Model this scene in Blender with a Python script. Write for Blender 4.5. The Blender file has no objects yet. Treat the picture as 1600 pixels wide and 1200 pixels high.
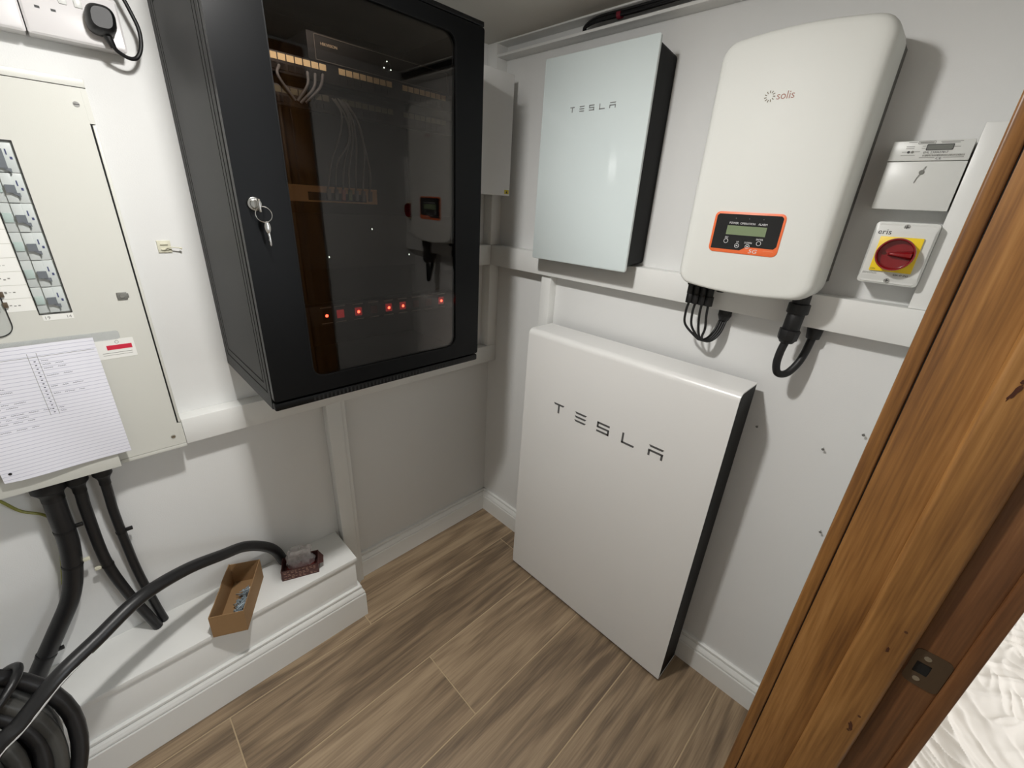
import bpy, bmesh, math, random
from math import sin, cos, pi, radians
from mathutils import Matrix, Vector, noise
random.seed(4)
S = bpy.context.scene
COL = S.collection

# ------------------------------------------------------------------ camera
cam_d = bpy.data.cameras.new('camera')
cam_d.sensor_width = 36.0
cam_d.lens = 658.763 / 1600.0 * 36.0
cam_d.clip_start = 0.01
cam = bpy.data.objects.new('camera', cam_d)
COL.objects.link(cam)
_r = Vector((0.7020098937819668, 0.7101141247617939, 0.05403738378218235))
_d = Vector((0.31323720780665726, -0.23973572628499384, -0.9189174245752962))
_f = Vector((-0.639581551233086, 0.6620156428336099, -0.3907310174095239))
cam.matrix_world = Matrix(((_r.x, -_d.x, -_f.x, 1.42823), (_r.y, -_d.y, -_f.y, -1.30185), (_r.z, -_d.z, -_f.z, 1.57212), (0, 0, 0, 1)))
S.camera = cam
# ------------------------------------------------------------------ world, lamps, exposure
world = bpy.data.worlds.new('world'); S.world = world; world.use_nodes = True
wb = world.node_tree.nodes['Background']
wb.inputs['Color'].default_value = (0.80, 0.90, 1.0, 1); wb.inputs['Strength'].default_value = 1.0

def area(name, loc, rot, size, power, color, size_y=None, shape='DISK'):
    l = bpy.data.lights.new(name, 'AREA'); l.shape = shape; l.size = size
    if size_y: l.size_y = size_y
    l.energy = power; l.color = color
    o = bpy.data.objects.new(name, l); o.location = loc; o.rotation_euler = rot
    COL.objects.link(o); return o
def point(name, loc, r, power, color):
    l = bpy.data.lights.new(name, 'POINT'); l.shadow_soft_size = r; l.energy = power; l.color = color
    o = bpy.data.objects.new(name, l); o.location = loc; COL.objects.link(o); return o
point('ceiling_lamp_light', (0.80, -1.05, 2.050), 0.045, 7.0, (1.0, 0.982, 0.955))
area('ceiling_lamp_face', (0.80, -1.05, 2.096), (0, 0, 0), 0.09, 14.8, (1.0, 0.982, 0.955))
area('far_window_light', (3.52, 0.7, 1.5), (0, radians(90), 0), 1.5, 50.0, (0.92, 0.96, 1.0), 1.7, 'RECTANGLE')
S.view_settings.view_transform = 'Standard'
S.view_settings.look = 'None'
S.view_settings.gamma = 1.0
S.view_settings.exposure = 0.0
S.view_settings.use_curve_mapping = False

# ------------------------------------------------------------------ materials
MATS = {}
def lin(c):
    return tuple(((x / 12.92) if x <= 0.04045 else ((x + 0.055) / 1.055) ** 2.4) for x in c)
def mat(name, col, rough=0.5, metal=0.0, bump=0.0, bscale=200.0, var=0.0, vscale=6.0, spec=0.5, coat=0.0, emit=None, es=0.0, srgb=True):
    """procedural principled material: noise colour variation and fine noise relief"""
    if name in MATS: return MATS[name]
    m = bpy.data.materials.new(name); m.use_nodes = True
    nt = m.node_tree; n = nt.nodes; l = nt.links; b = n['Principled BSDF']
    c = lin(col) if srgb else col
    b.inputs['Roughness'].default_value = rough; b.inputs['Metallic'].default_value = metal
    b.inputs['Specular IOR Level'].default_value = spec
    b.inputs['Coat Weight'].default_value = coat
    tc = n.new('ShaderNodeTexCoord')
    nz = n.new('ShaderNodeTexNoise'); nz.inputs['Scale'].default_value = vscale; nz.inputs['Detail'].default_value = 4
    l.new(tc.outputs['Object'], nz.inputs['Vector'])
    mx = n.new('ShaderNodeMix'); mx.data_type = 'RGBA'
    v = max(var, 0.012)
    mx.inputs['A'].default_value = (*[x * (1 - v) for x in c], 1); mx.inputs['B'].default_value = (*[min(1, x * (1 + v)) for x in c], 1)
    l.new(nz.outputs['Fac'], mx.inputs['Factor']); l.new(mx.outputs['Result'], b.inputs['Base Color'])
    if bump > 0:
        n2 = n.new('ShaderNodeTexNoise'); n2.inputs['Scale'].default_value = bscale; n2.inputs['Detail'].default_value = 3
        l.new(tc.outputs['Object'], n2.inputs['Vector'])
        bp = n.new('ShaderNodeBump'); bp.inputs['Strength'].default_value = bump; bp.inputs['Distance'].default_value = 0.001
        l.new(n2.outputs['Fac'], bp.inputs['Height']); l.new(bp.outputs['Normal'], b.inputs['Normal'])
    if emit:
        b.inputs['Emission Color'].default_value = (*emit, 1); b.inputs['Emission Strength'].default_value = es
    MATS[name] = m; return m

def glass_mat(name, tint, fres=0.06, rough=0.0, alpha_col=None):
    m = bpy.data.materials.new(name); m.use_nodes = True
    nt = m.node_tree; n = nt.nodes; l = nt.links; n.remove(n['Principled BSDF'])
    out = n['Material Output']
    tr = n.new('ShaderNodeBsdfTransparent'); tr.inputs['Color'].default_value = (*tint, 1)
    gl = n.new('ShaderNodeBsdfGlossy'); gl.inputs['Roughness'].default_value = rough
    fr = n.new('ShaderNodeFresnel'); fr.inputs['IOR'].default_value = 1.5
    ms = n.new('ShaderNodeMixShader')
    l.new(fr.outputs['Fac'], ms.inputs['Fac']); l.new(tr.outputs['BSDF'], ms.inputs[1]); l.new(gl.outputs['BSDF'], ms.inputs[2])
    l.new(ms.outputs['Shader'], out.inputs['Surface'])
    return m

def wood_mat(name, c_dark, c_mid, c_light, axis='Z', gscale=1.0, rough=0.45, random_off=True, knots=False, ring=1.0, hue=0.0, bump=0.25, tone=1.25, pore=0.45, fig=0.10):
    """wood grain stretched along one axis of the object"""
    m = bpy.data.materials.new(name); m.use_nodes = True
    nt = m.node_tree; n = nt.nodes; l = nt.links; b = n['Principled BSDF']
    tc = n.new('ShaderNodeTexCoord'); oi = n.new('ShaderNodeObjectInfo')
    cmb = n.new('ShaderNodeVectorMath'); cmb.operation = 'MULTIPLY_ADD'
    comb = n.new('ShaderNodeCombineXYZ')
    for k in range(3): l.new(oi.outputs['Random'], comb.inputs[k])
    cmb.inputs[1].default_value = (17.3, 31.7, 23.1) if random_off else (0, 0, 0)
    l.new(comb.outputs[0], cmb.inputs[0]); l.new(tc.outputs['Object'], cmb.inputs[2])
    mp = n.new('ShaderNodeMapping')
    st = {'X': (0.09, 1, 1), 'Y': (1, 0.09, 1), 'Z': (1, 1, 0.09)}[axis]
    mp.inputs['Scale'].default_value = st
    l.new(cmb.outputs[0], mp.inputs['Vector'])
    # broad warped figure (cathedral grain)
    n1 = n.new('ShaderNodeTexNoise'); n1.inputs['Scale'].default_value = 9 * gscale; n1.inputs['Detail'].default_value = 3; n1.inputs['Distortion'].default_value = 0.5
    l.new(mp.outputs[0], n1.inputs['Vector'])
    mul = n.new('ShaderNodeMath'); mul.operation = 'MULTIPLY'; mul.inputs[1].default_value = 26 * ring
    l.new(n1.outputs['Fac'], mul.inputs[0])
    sn = n.new('ShaderNodeMath'); sn.operation = 'SINE'; l.new(mul.outputs[0], sn.inputs[0])
    # fine pores
    n2 = n.new('ShaderNodeTexNoise'); n2.inputs['Scale'].default_value = 160 * gscale; n2.inputs['Detail'].default_value = 3
    mp2 = n.new('ShaderNodeMapping'); mp2.inputs['Scale'].default_value = tuple(s if s == 1 else 0.035 for s in st)
    l.new(cmb.outputs[0], mp2.inputs['Vector']); l.new(mp2.outputs[0], n2.inputs['Vector'])
    # broad tone
    n3 = n.new('ShaderNodeTexNoise'); n3.inputs['Scale'].default_value = 13 * gscale; n3.inputs['Detail'].default_value = 2
    l.new(mp.outputs[0], n3.inputs['Vector'])
    a = n.new('ShaderNodeMath'); a.operation = 'MULTIPLY_ADD'; a.inputs[1].default_value = fig; a.inputs[2].default_value = 0.0
    l.new(sn.outputs[0], a.inputs[0])
    s2 = n.new('ShaderNodeMath'); s2.operation = 'MULTIPLY_ADD'; s2.inputs[1].default_value = pore
    l.new(n2.outputs['Fac'], s2.inputs[0]); l.new(a.outputs[0], s2.inputs[2])
    s3 = n.new('ShaderNodeMath'); s3.operation = 'MULTIPLY_ADD'; s3.inputs[1].default_value = tone
    l.new(n3.outputs['Fac'], s3.inputs[0]); l.new(s2.outputs[0], s3.inputs[2])
    rnd = n.new('ShaderNodeMath'); rnd.operation = 'MULTIPLY_ADD'; rnd.inputs[1].default_value = hue; rnd.inputs[2].default_value = 0.5 - (tone + pore) / 2 - hue / 2
    l.new(oi.outputs['Random'], rnd.inputs[0])
    s4 = n.new('ShaderNodeMath'); s4.operation = 'ADD'; l.new(s3.outputs[0], s4.inputs[0]); l.new(rnd.outputs[0], s4.inputs[1])
    cr = n.new('ShaderNodeValToRGB'); e = cr.color_ramp.elements
    e[0].position = 0.22; e[0].color = (*lin(c_dark), 1); e[1].position = 0.80; e[1].color = (*lin(c_light), 1)
    em = cr.color_ramp.elements.new(0.5); em.color = (*lin(c_mid), 1)
    l.new(s4.outputs[0], cr.inputs['Fac'])
    col_out = cr.outputs['Color']
    if knots:
        vo = n.new('ShaderNodeTexVoronoi'); vo.inputs['Scale'].default_value = 3.1
        mp3 = n.new('ShaderNodeMapping'); mp3.inputs['Scale'].default_value = tuple(s if s == 1 else 0.55 for s in st); mp3.inputs['Location'].default_value = (0.31, 0.12, 0.27)
        l.new(tc.outputs['Object'], mp3.inputs['Vector']); l.new(mp3.outputs[0], vo.inputs['Vector'])
        k = n.new('ShaderNodeValToRGB'); k.color_ramp.elements[0].position = 0.02; k.color_ramp.elements[0].color = (0.22, 0.12, 0.07, 1)
        k.color_ramp.elements[1].position = 0.075; k.color_ramp.elements[1].color = (1, 1, 1, 1)
        l.new(vo.outputs['Distance'], k.inputs['Fac'])
        mm = n.new('ShaderNodeMix'); mm.data_type = 'RGBA'; mm.blend_type = 'MULTIPLY'; mm.inputs['Factor'].default_value = 1.0
        l.new(col_out, mm.inputs['A']); l.new(k.outputs['Color'], mm.inputs['B']); col_out = mm.outputs['Result']
    l.new(col_out, b.inputs['Base Color'])
    b.inputs['Roughness'].default_value = rough
    bp = n.new('ShaderNodeBump'); bp.inputs['Strength'].default_value = bump; bp.inputs['Distance'].default_value = 0.0006
    l.new(s2.outputs[0], bp.inputs['Height']); l.new(bp.outputs['Normal'], b.inputs['Normal'])
    return m

WALL = mat('wall_paint', (0.875, 0.877, 0.87), 0.55, bump=0.25, bscale=350, var=0.015, vscale=2.5)
TRIM = mat('trim_gloss_paint', (0.895, 0.897, 0.885), 0.32, bump=0.08, bscale=120, var=0.012)
CEIL = mat('ceiling_paint', (0.80, 0.79, 0.76), 0.7, bump=0.2, bscale=250)
GROUT = mat('tile_grout', (0.70, 0.62, 0.50), 0.85, bump=0.3, bscale=500, var=0.06)
PLANK = wood_mat('plank_tile', (0.40, 0.335, 0.265), (0.545, 0.465, 0.37), (0.66, 0.575, 0.465), 'Y', 1.3, 0.45, True, False, 1.0, 0.16, 0.25, tone=0.62, pore=0.55, fig=0.13)
OAK = wood_mat('varnished_oak', (0.37, 0.235, 0.11), (0.545, 0.375, 0.19), (0.67, 0.49, 0.285), 'Z', 1.6, 0.40, True, False, 0.8, 0.10, 0.35, tone=0.6, pore=0.6, fig=0.07)
OAKL = wood_mat('varnished_oak_stop_lit', (0.42, 0.275, 0.135), (0.58, 0.41, 0.22), (0.70, 0.52, 0.31), 'Z', 1.6, 0.38, True, False, 0.8, 0.06, 0.35, tone=0.55, pore=0.6, fig=0.06)  # lighter oak copy: lamplight on the stop's bead put into the colour
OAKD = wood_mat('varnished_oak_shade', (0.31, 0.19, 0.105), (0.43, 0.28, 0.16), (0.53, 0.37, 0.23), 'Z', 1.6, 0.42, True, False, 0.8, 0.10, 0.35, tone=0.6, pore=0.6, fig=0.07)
CABM = mat('black_powder_coat', (0.025, 0.028, 0.032), 0.33, bump=0.12, bscale=900, spec=0.16)
CABB = mat('cabinet_black', (0.025, 0.027, 0.03), 0.42, bump=0.12, bscale=900, spec=0.22)
CABS = mat('cabinet_grey_side', (0.145, 0.145, 0.14), 0.45, bump=0.12, bscale=900, spec=0.18)
INSIDE = mat('cabinet_inside', (0.05, 0.05, 0.05), 0.6)
BLACK = mat('matt_black_plastic', (0.055, 0.055, 0.06), 0.5, bump=0.1, bscale=400)
DEEP = mat('deep_black', (0.02, 0.02, 0.02), 0.8)
SEMI = mat('battery_black', (0.015, 0.015, 0.015), 0.5, spec=0.12)
RUBBER = mat('black_cable_sheath', (0.105, 0.105, 0.11), 0.38, bump=0.25, bscale=150, var=0.15, vscale=20)
COILM = mat('pale_cable_sheath', (0.27, 0.27, 0.26), 0.33, bump=0.3, bscale=90, var=0.35, vscale=12)  # sheath lightened so its colour carries the highlights along the turns
CU = mat('fuse_board_enamel', (0.80, 0.80, 0.77), 0.38, bump=0.12, bscale=600)
PLAST = mat('white_plastic', (0.88, 0.87, 0.87), 0.28)
PLAST2 = mat('grey_white_plastic', (0.84, 0.845, 0.83), 0.35)
COVER = mat('battery_white_cover', (0.87, 0.868, 0.858), 0.30, bump=0.05, bscale=600)
INV = mat('inverter_enamel', (0.865, 0.87, 0.85), 0.5, bump=0.06, bscale=700, spec=0.3)
GLASSW = mat('white_back_painted_glass', (0.84, 0.88, 0.88), 0.06, coat=1.0)
GREYM = mat('grey_metal', (0.47, 0.47, 0.45), 0.45, 0.3)
STEEL = mat('bright_steel', (0.78, 0.78, 0.77), 0.22, 1.0)
ZINC = mat('zinc_screws', (0.66, 0.71, 0.74), 0.35, 0.55)
PRINT = mat('dark_print', (0.22, 0.22, 0.22), 0.5)
LOGO = mat('logo_grey', (0.33, 0.33, 0.33), 0.4)
LOGO2 = mat('logo_light_grey', (0.52, 0.53, 0.53), 0.4)
LOGOR = mat('logo_copper', (0.62, 0.44, 0.38), 0.5)
INK = mat('pen_ink', (0.30, 0.30, 0.36), 0.6)
PRINTG = mat('grey_print', (0.52, 0.52, 0.50), 0.5)
PRINTW = mat('white_print', (0.85, 0.85, 0.85), 0.5)
ORANGE = mat('orange_plastic', (0.93, 0.44, 0.24), 0.4)
LCD = mat('lcd_green', (0.47, 0.53, 0.40), 0.25)
LCDG = mat('lcd_grey', (0.45, 0.46, 0.44), 0.25)
YELLOW = mat('yellow_plastic', (0.96, 0.83, 0.13), 0.4)
RED = mat('red_plastic', (0.50, 0.045, 0.07), 0.25, coat=0.4)
REDL = mat('red_label', (0.78, 0.13, 0.24), 0.5)
CARD = mat('brown_cardboard', (0.58, 0.455, 0.31), 0.8, bump=0.3, bscale=300, var=0.06)
DRED = mat('dark_red_card', (0.29, 0.165, 0.15), 0.6, var=0.3, vscale=60)
TAN = mat('tan_faceplate', (0.93, 0.76, 0.55), 0.5, var=0.05)
LABELY = mat('cream_label', (0.98, 0.88, 0.68), 0.5)
LABELW = mat('white_label', (0.90, 0.90, 0.88), 0.5)
PAPERC = (0.87, 0.87, 0.90)
NYLON = mat('natural_nylon', (0.83, 0.82, 0.74), 0.4)
EARTH = mat('green_yellow_wire', (0.55, 0.55, 0.25), 0.45, var=0.4, vscale=150)
CATG = mat('grey_patch_cable', (0.52, 0.52, 0.50), 0.5)
REDLED = mat('red_neon', (0.9, 0.1, 0.05), 0.4, emit=(1.0, 0.06, 0.03), es=14.0)
REDDIM = mat('red_neon_dim', (0.40, 0.07, 0.07), 0.4, emit=(0.8, 0.05, 0.06), es=0.35)
REDOFF = mat('red_neon_unlit', (0.35, 0.10, 0.10), 0.4)
WDOT = mat('white_glow', (0.9, 1, 0.9), 0.4, emit=(0.8, 1.0, 0.9), es=5.0)
GLASSD = glass_mat('smoked_glass', (0.70, 0.665, 0.64))
CLEARP = None
def clear_film(name, tint, wht, frac):
    m = bpy.data.materials.new(name); m.use_nodes = True
    nt = m.node_tree; n = nt.nodes; l = nt.links; b = n['Principled BSDF']
    b.inputs['Base Color'].default_value = (*wht, 1); b.inputs['Roughness'].default_value = 0.12
    tr = n.new('ShaderNodeBsdfTransparent'); tr.inputs['Color'].default_value = (*tint, 1)
    ms = n.new('ShaderNodeMixShader'); ms.inputs['Fac'].default_value = frac
    nz = n.new('ShaderNodeTexNoise'); nz.inputs['Scale'].default_value = 60
    mr = n.new('ShaderNodeMapRange'); mr.inputs['To Min'].default_value = frac * 0.5; mr.inputs['To Max'].default_value = min(1, frac * 1.5)
    tc = n.new('ShaderNodeTexCoord'); l.new(tc.outputs['Object'], nz.inputs['Vector']); l.new(nz.outputs['Fac'], mr.inputs['Value'])
    l.new(mr.outputs['Result'], ms.inputs['Fac'])
    l.new(tr.outputs['BSDF'], ms.inputs[1]); l.new(b.outputs['BSDF'], ms.inputs[2]); l.new(ms.outputs['Shader'], n['Material Output'].inputs['Surface'])
    return m
SLEEVE = clear_film('clear_sleeve', (0.93, 0.94, 0.95), (0.8, 0.8, 0.8), 0.12)
BAGM = clear_film('clear_bag', (0.95, 0.94, 0.94), (0.85, 0.82, 0.82), 0.34)

# sheet of ruled paper: lines follow the paper's own height coordinate
def paper_mat():
    m = bpy.data.materials.new('ruled_paper'); m.use_nodes = True
    nt = m.node_tree; n = nt.nodes; l = nt.links; b = n['Principled BSDF']
    tc = n.new('ShaderNodeTexCoord'); sp = n.new('ShaderNodeSeparateXYZ'); l.new(tc.outputs['Object'], sp.inputs[0])
    md = n.new('ShaderNodeMath'); md.operation = 'MODULO'; md.inputs[1].default_value = 0.0085
    l.new(sp.outputs['Y'], md.inputs[0])
    lt = n.new('ShaderNodeMath'); lt.operation = 'LESS_THAN'; lt.inputs[1].default_value = 0.0011; l.new(md.outputs[0], lt.inputs[0])
    mx = n.new('ShaderNodeMix'); mx.data_type = 'RGBA'; mx.inputs['A'].default_value = (*lin(PAPERC), 1); mx.inputs['B'].default_value = (*lin((0.72, 0.72, 0.78)), 1)
    l.new(lt.outputs[0], mx.inputs['Factor']); l.new(mx.outputs['Result'], b.inputs['Base Color']); b.inputs['Roughness'].default_value = 0.6
    return m
PAPER = paper_mat()

# ------------------------------------------------------------------ geometry helpers
FR = {'R': Matrix(((1, 0, 0), (0, 0, -1), (0, 1, 0))),      # u=+x v=+z w=-y : things on the right wall
      'L': Matrix(((0, 0, 1), (1, 0, 0), (0, 1, 0))),       # u=+y v=+z w=+x : things on the left wall
      'F': Matrix(((1, 0, 0), (0, 1, 0), (0, 0, 1)))}       # plain x y z
CUR = {'o': Vector((0, 0, 0))}
def V3(p): return Vector(p)
class MB:
    def __init__(s): s.v = []; s.f = []
    def add(s, vs, fs):
        b = len(s.v); s.v += [tuple(v) for v in vs]; s.f += [tuple(i + b for i in f) for f in fs]; return s
    def box(s, a0, a1, b0, b1, c0, c1):
        return s.add([(a0, b0, c0), (a1, b0, c0), (a1, b1, c0), (a0, b1, c0), (a0, b0, c1), (a1, b0, c1), (a1, b1, c1), (a0, b1, c1)],
                     [(0, 3, 2, 1), (4, 5, 6, 7), (0, 1, 5, 4), (1, 2, 6, 5), (2, 3, 7, 6), (3, 0, 4, 7)])
    def prism(s, poly, c0, c1):
        n = len(poly)
        return s.add([(p[0], p[1], c0) for p in poly] + [(p[0], p[1], c1) for p in poly],
                     [tuple(reversed(range(n))), tuple(range(n, 2 * n))] + [(i, (i + 1) % n, n + (i + 1) % n, n + i) for i in range(n)])
    def loft(s, rings, cap0=True, cap1=True):
        n = len(rings[0]); vs = [p for r in rings for p in r]; fs = []
        for k in range(len(rings) - 1):
            for i in range(n): fs.append((k * n + i, k * n + (i + 1) % n, (k + 1) * n + (i + 1) % n, (k + 1) * n + i))
        if cap0: fs.append(tuple(reversed(range(n))))
        if cap1: fs.append(tuple(range((len(rings) - 1) * n, len(rings) * n)))
        return s.add(vs, fs)
    def ring(s, outer, inner, c0, c1):
        n = len(outer)
        vs = [(p[0], p[1], c) for c in (c0, c1) for q in (outer, inner) for p in q]
        fs = []
        for i in range(n):
            j = (i + 1) % n
            fs += [(2 * n + i, 2 * n + j, 3 * n + j, 3 * n + i), (i, n + i, n + j, j), (i, j, 2 * n + j, 2 * n + i), (n + i, 3 * n + i, 3 * n + j, n + j)]
        return s.add(vs, fs)
    def cyl(s, c, ax, r, h, seg=20, r2=None):
        """cylinder or cone from c along unit axis ax"""
        c = V3(c); ax = V3(ax).normalized(); e = ax.orthogonal().normalized(); g = ax.cross(e); r2 = r if r2 is None else r2
        R0 = [c + (e * cos(2 * pi * i / seg) + g * sin(2 * pi * i / seg)) * r for i in range(seg)]
        R1 = [c + ax * h + (e * cos(2 * pi * i / seg) + g * sin(2 * pi * i / seg)) * r2 for i in range(seg)]
        return s.loft([R0, R1])
    def tube(s, pts, r, seg=12, sub=6, closed=False):
        P = spline(pts, sub, closed); n = len(P); rings = []; prev = None
        for i in range(n):
            if closed: t = P[(i + 1) % n] - P[i - 1]
            else: t = P[min(i + 1, n - 1)] - P[max(i - 1, 0)]
            t.normalize()
            e = t.orthogonal().normalized() if prev is None else (prev - t * prev.dot(t)).normalized()
            prev = e; g = t.cross(e); rr = r(i / (n - 1)) if callable(r) else r
            rings.append([P[i] + (e * cos(2 * pi * k / seg) + g * sin(2 * pi * k / seg)) * rr for k in range(seg)])
        if closed: rings.append(rings[0])
        return s.loft(rings, not closed, not closed)
    def rev(s):
        s.f = [tuple(reversed(f)) for f in s.f]; return s
def spline(pts, sub=6, closed=False):
    pts = [V3(p) for p in pts]; n = len(pts); out = []
    if n == 2: return pts
    rng = range(n if closed else n - 1)
    for i in rng:
        p1 = pts[i]; p2 = pts[(i + 1) % n]
        p0 = pts[i - 1] if (i > 0 or closed) else p1 * 2 - p2
        p3 = pts[(i + 2) % n] if (i + 2 < n or closed) else p2 * 2 - p1
        for k in range(sub):
            t = k / sub
            out.append(0.5 * ((2 * p1) + (p2 - p0) * t + (2 * p0 - 5 * p1 + 4 * p2 - p3) * t * t + (3 * p1 - p0 - 3 * p2 + p3) * t ** 3))
    if not closed: out.append(pts[-1])
    return out
def rrect(u0, u1, v0, v1, r, seg=5):
    P = []
    for cx, cy, a in ((u1 - r, v1 - r, 0), (u0 + r, v1 - r, 90), (u0 + r, v0 + r, 180), (u1 - r, v0 + r, 270)):
        for k in range(seg + 1):
            t = radians(a + 90 * k / seg); P.append((cx + r * cos(t), cy + r * sin(t)))
    return P
def ellipse(cu, cv, ru, rv, n=32): return [(cu + ru * cos(2 * pi * i / n), cv + rv * sin(2 * pi * i / n)) for i in range(n)]

def mesh_obj(name, mb, m, bev=0.0, smooth=True, seg=2, off=Vector((0, 0, 0))):
    me = bpy.data.meshes.new(name)
    me.from_pydata([tuple(Vector(v) - off) for v in mb.v], [], mb.f); me.validate()
    bm = bmesh.new(); bm.from_mesh(me)
    if bev > 0:
        eds = [e for e in bm.edges if len(e.link_faces) == 2 and e.calc_face_angle(0) > radians(35)]
        bmesh.ops.bevel(bm, geom=eds, offset=bev, segments=seg, profile=0.5, affect='EDGES', clamp_overlap=True)
    bmesh.ops.recalc_face_normals(bm, faces=bm.faces)
    bm.to_mesh(me); bm.free()
    if smooth:
        me.polygons.foreach_set('use_smooth', [True] * len(me.polygons)); me.set_sharp_from_angle(angle=radians(38))
    me.materials.append(m)
    o = bpy.data.objects.new(name, me); COL.objects.link(o); return o
def tag(o, label=None, cat=None, group=None, kind=None):
    if label: o['label'] = label
    if cat: o['category'] = cat
    if group: o['group'] = group
    if kind: o['kind'] = kind
    return o
def setframe(o, frame, loc):
    M = FR[frame].to_4x4(); M.translation = FR[frame] @ Vector(loc); o.matrix_world = M
def thing(name, label, cat, loc=(0, 0, 0), frame='F', group=None, kind=None):
    """Empty at the thing's base, axes along the wall it hangs on; loc in that frame"""
    o = bpy.data.objects.new(name, None); COL.objects.link(o); o.empty_display_size = 0.05
    setframe(o, frame, loc); tag(o, label, cat, group, kind); CUR['o'] = Vector(loc); return o
def part(name, mb, m, parent, bev=0.0, label=None, seg=2, kind=None, smooth=True):
    o = mesh_obj(name, mb, m, bev, smooth, seg, CUR['o']); o.parent = parent
    if label: o['label'] = label
    if kind: o['kind'] = kind
    return o
def solo(name, mb, m, label, cat, frame='F', loc=(0, 0, 0), bev=0.0, group=None, kind=None):
    """a thing that is one mesh"""
    o = mesh_obj(name, mb, m, bev, True, 2, Vector(loc)); setframe(o, frame, loc); return tag(o, label, cat, group, kind)
def struct(name, mb, m, frame='F', bev=0.0, parent=None):
    o = mesh_obj(name, mb, m, max(bev, 0), bev >= 0)
    if parent: o.parent = parent
    else: setframe(o, frame, (0, 0, 0)); o['kind'] = 'structure'
    return o
def text(name, body, u, v, w, size, m, parent, align='LEFT', depth=0.0003, sx=1.0, shear=0.0, label=None):
    c = bpy.data.curves.new('t', 'FONT'); c.body = body; c.size = size; c.align_x = align; c.extrude = depth; c.shear = shear; c.resolution_u = 3
    t = bpy.data.objects.new('t', c); COL.objects.link(t)
    bpy.context.view_layer.update()
    me = bpy.data.meshes.new_from_object(t.evaluated_get(bpy.context.evaluated_depsgraph_get()))
    bpy.data.objects.remove(t); me.name = name
    me.transform(Matrix.Translation(Vector((u, v, w)) - CUR['o']) @ Matrix.Diagonal((sx, 1, 1, 1)))
    me.materials.clear(); me.materials.append(m)
    o = bpy.data.objects.new(name, me); COL.objects.link(o); o.parent = parent
    if label: o['label'] = label
    return o

# ================================================================== THE ROOM
H = 2.103
struct('wall_left', MB().box(-2.40, 0.12, -0.02, H + 0.02, -0.12, 0.0), WALL, 'L')
struct('wall_right', MB().box(0.0, 1.445, -0.02, H + 0.02, -0.12, 0.0), WALL, 'R')
struct('wall_back', MB().box(0.0, 1.445, -2.52, -2.40, -0.02, H + 0.02), WALL)
struct('wall_door', MB().box(1.446, 1.604, -0.534, 0.0, 0, 2.4).box(1.446, 1.604, -2.52, -1.426, 0, 2.4).box(1.446, 1.604, -1.4255, -0.5345, 2.026, 2.4), WALL)
struct('ceiling', MB().box(0.0, 1.445, -2.40, 0.0, H, H + 0.10), CEIL)
# room beyond the doorway
struct('wall_far', MB().box(3.6, 3.72, -2.5, 3.2, 0, 0.7).box(3.6, 3.72, -2.5, 3.2, 2.3, 2.6).box(3.6, 3.72, -2.5, -0.2, 0.7, 2.3).box(3.6, 3.72, 1.6, 3.2, 0.7, 2.3), WALL)
struct('wall_beyond', MB().box(1.446, 3.6, 3.2, 3.3, 0, 2.6).box(1.446, 3.6, -2.6, -2.52, 0, 2.6).box(1.446, 1.604, 0.0, 3.2, 0, 2.6), WALL)
struct('ceiling_beyond', MB().box(1.446, 3.72, -2.52, 3.2, 2.5, 2.6), CEIL)

# floor: grout bed with raised wood-look plank tiles
floor = struct('floor', MB().box(-0.02, 3.72, -2.52, 3.3, -0.05, -0.0012), GROUT)
rows = [(-0.010, 0.2530, -0.815), (0.2570, 0.5185, -1.3055), (0.5225, 0.7840, -0.719), (0.7880, 1.0480, -1.25), (1.0520, 1.3150, -1.06), (1.3190, 1.580, -1.20), (1.584, 1.84, -0.6)]
CUR['o'] = Vector((0, 0, 0))
pc = 0
for x0, x1, j in rows:
    ys = sorted(y for y in [j + 1.2 * k for k in range(-3, 4)] if -2.39 < y < -0.02)
    ys = [-2.395] + ys + [-0.004]
    for a, b in zip(ys[:-1], ys[1:]):
        mbp = MB().box(-(x1 - max(x0, 0.003)) / 2, (x1 - max(x0, 0.003)) / 2, -(b - a) / 2 + 0.002, (b - a) / 2 - 0.002, -0.008, 0.0)
        CUR['o'] = Vector((0, 0, 0))
        o = part('plank', mbp, PLANK, floor, 0.0007, seg=1)
        o.location = ((max(x0, 0.003) + x1) / 2, (a + b) / 2, 0.0); pc += 1

# skirting boards with a moulded top (profile: distance from wall, height)
def sk_profile(th=0.02, h=0.125):
    return [(0, 0), (th, 0), (th, h - 0.043), (th - 0.0015, h - 0.040), (th - 0.0045, h - 0.0395), (th - 0.0045, h - 0.036), (th - 0.0012, h - 0.0335), (th - 0.002, h - 0.029),
            (th - 0.0055, h - 0.021), (th - 0.0095, h - 0.015), (th - 0.0125, h - 0.0145), (th - 0.0125, h - 0.011), (th - 0.0090, h - 0.0085), (th - 0.0095, h - 0.002), (th - 0.012, h), (0, h)]
def skirt(name, frame, u0, u1, base=0.0, parent=None, h=0.125):
    pr = sk_profile(h=h)
    r0 = [(u0, z, base + d) for d, z in pr]; r1 = [(u1, z, base + d) for d, z in pr]
    return (r0, r1)
a, b = skirt('x', 'R', 0.0, 1.445); struct('baseboard_right', MB().loft([a, b]), TRIM, 'R', -1)
a, b = skirt('x', 'L', -0.732, 0.0); struct('baseboard_left', MB().loft([a, b]), TRIM, 'L', -1)

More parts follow.
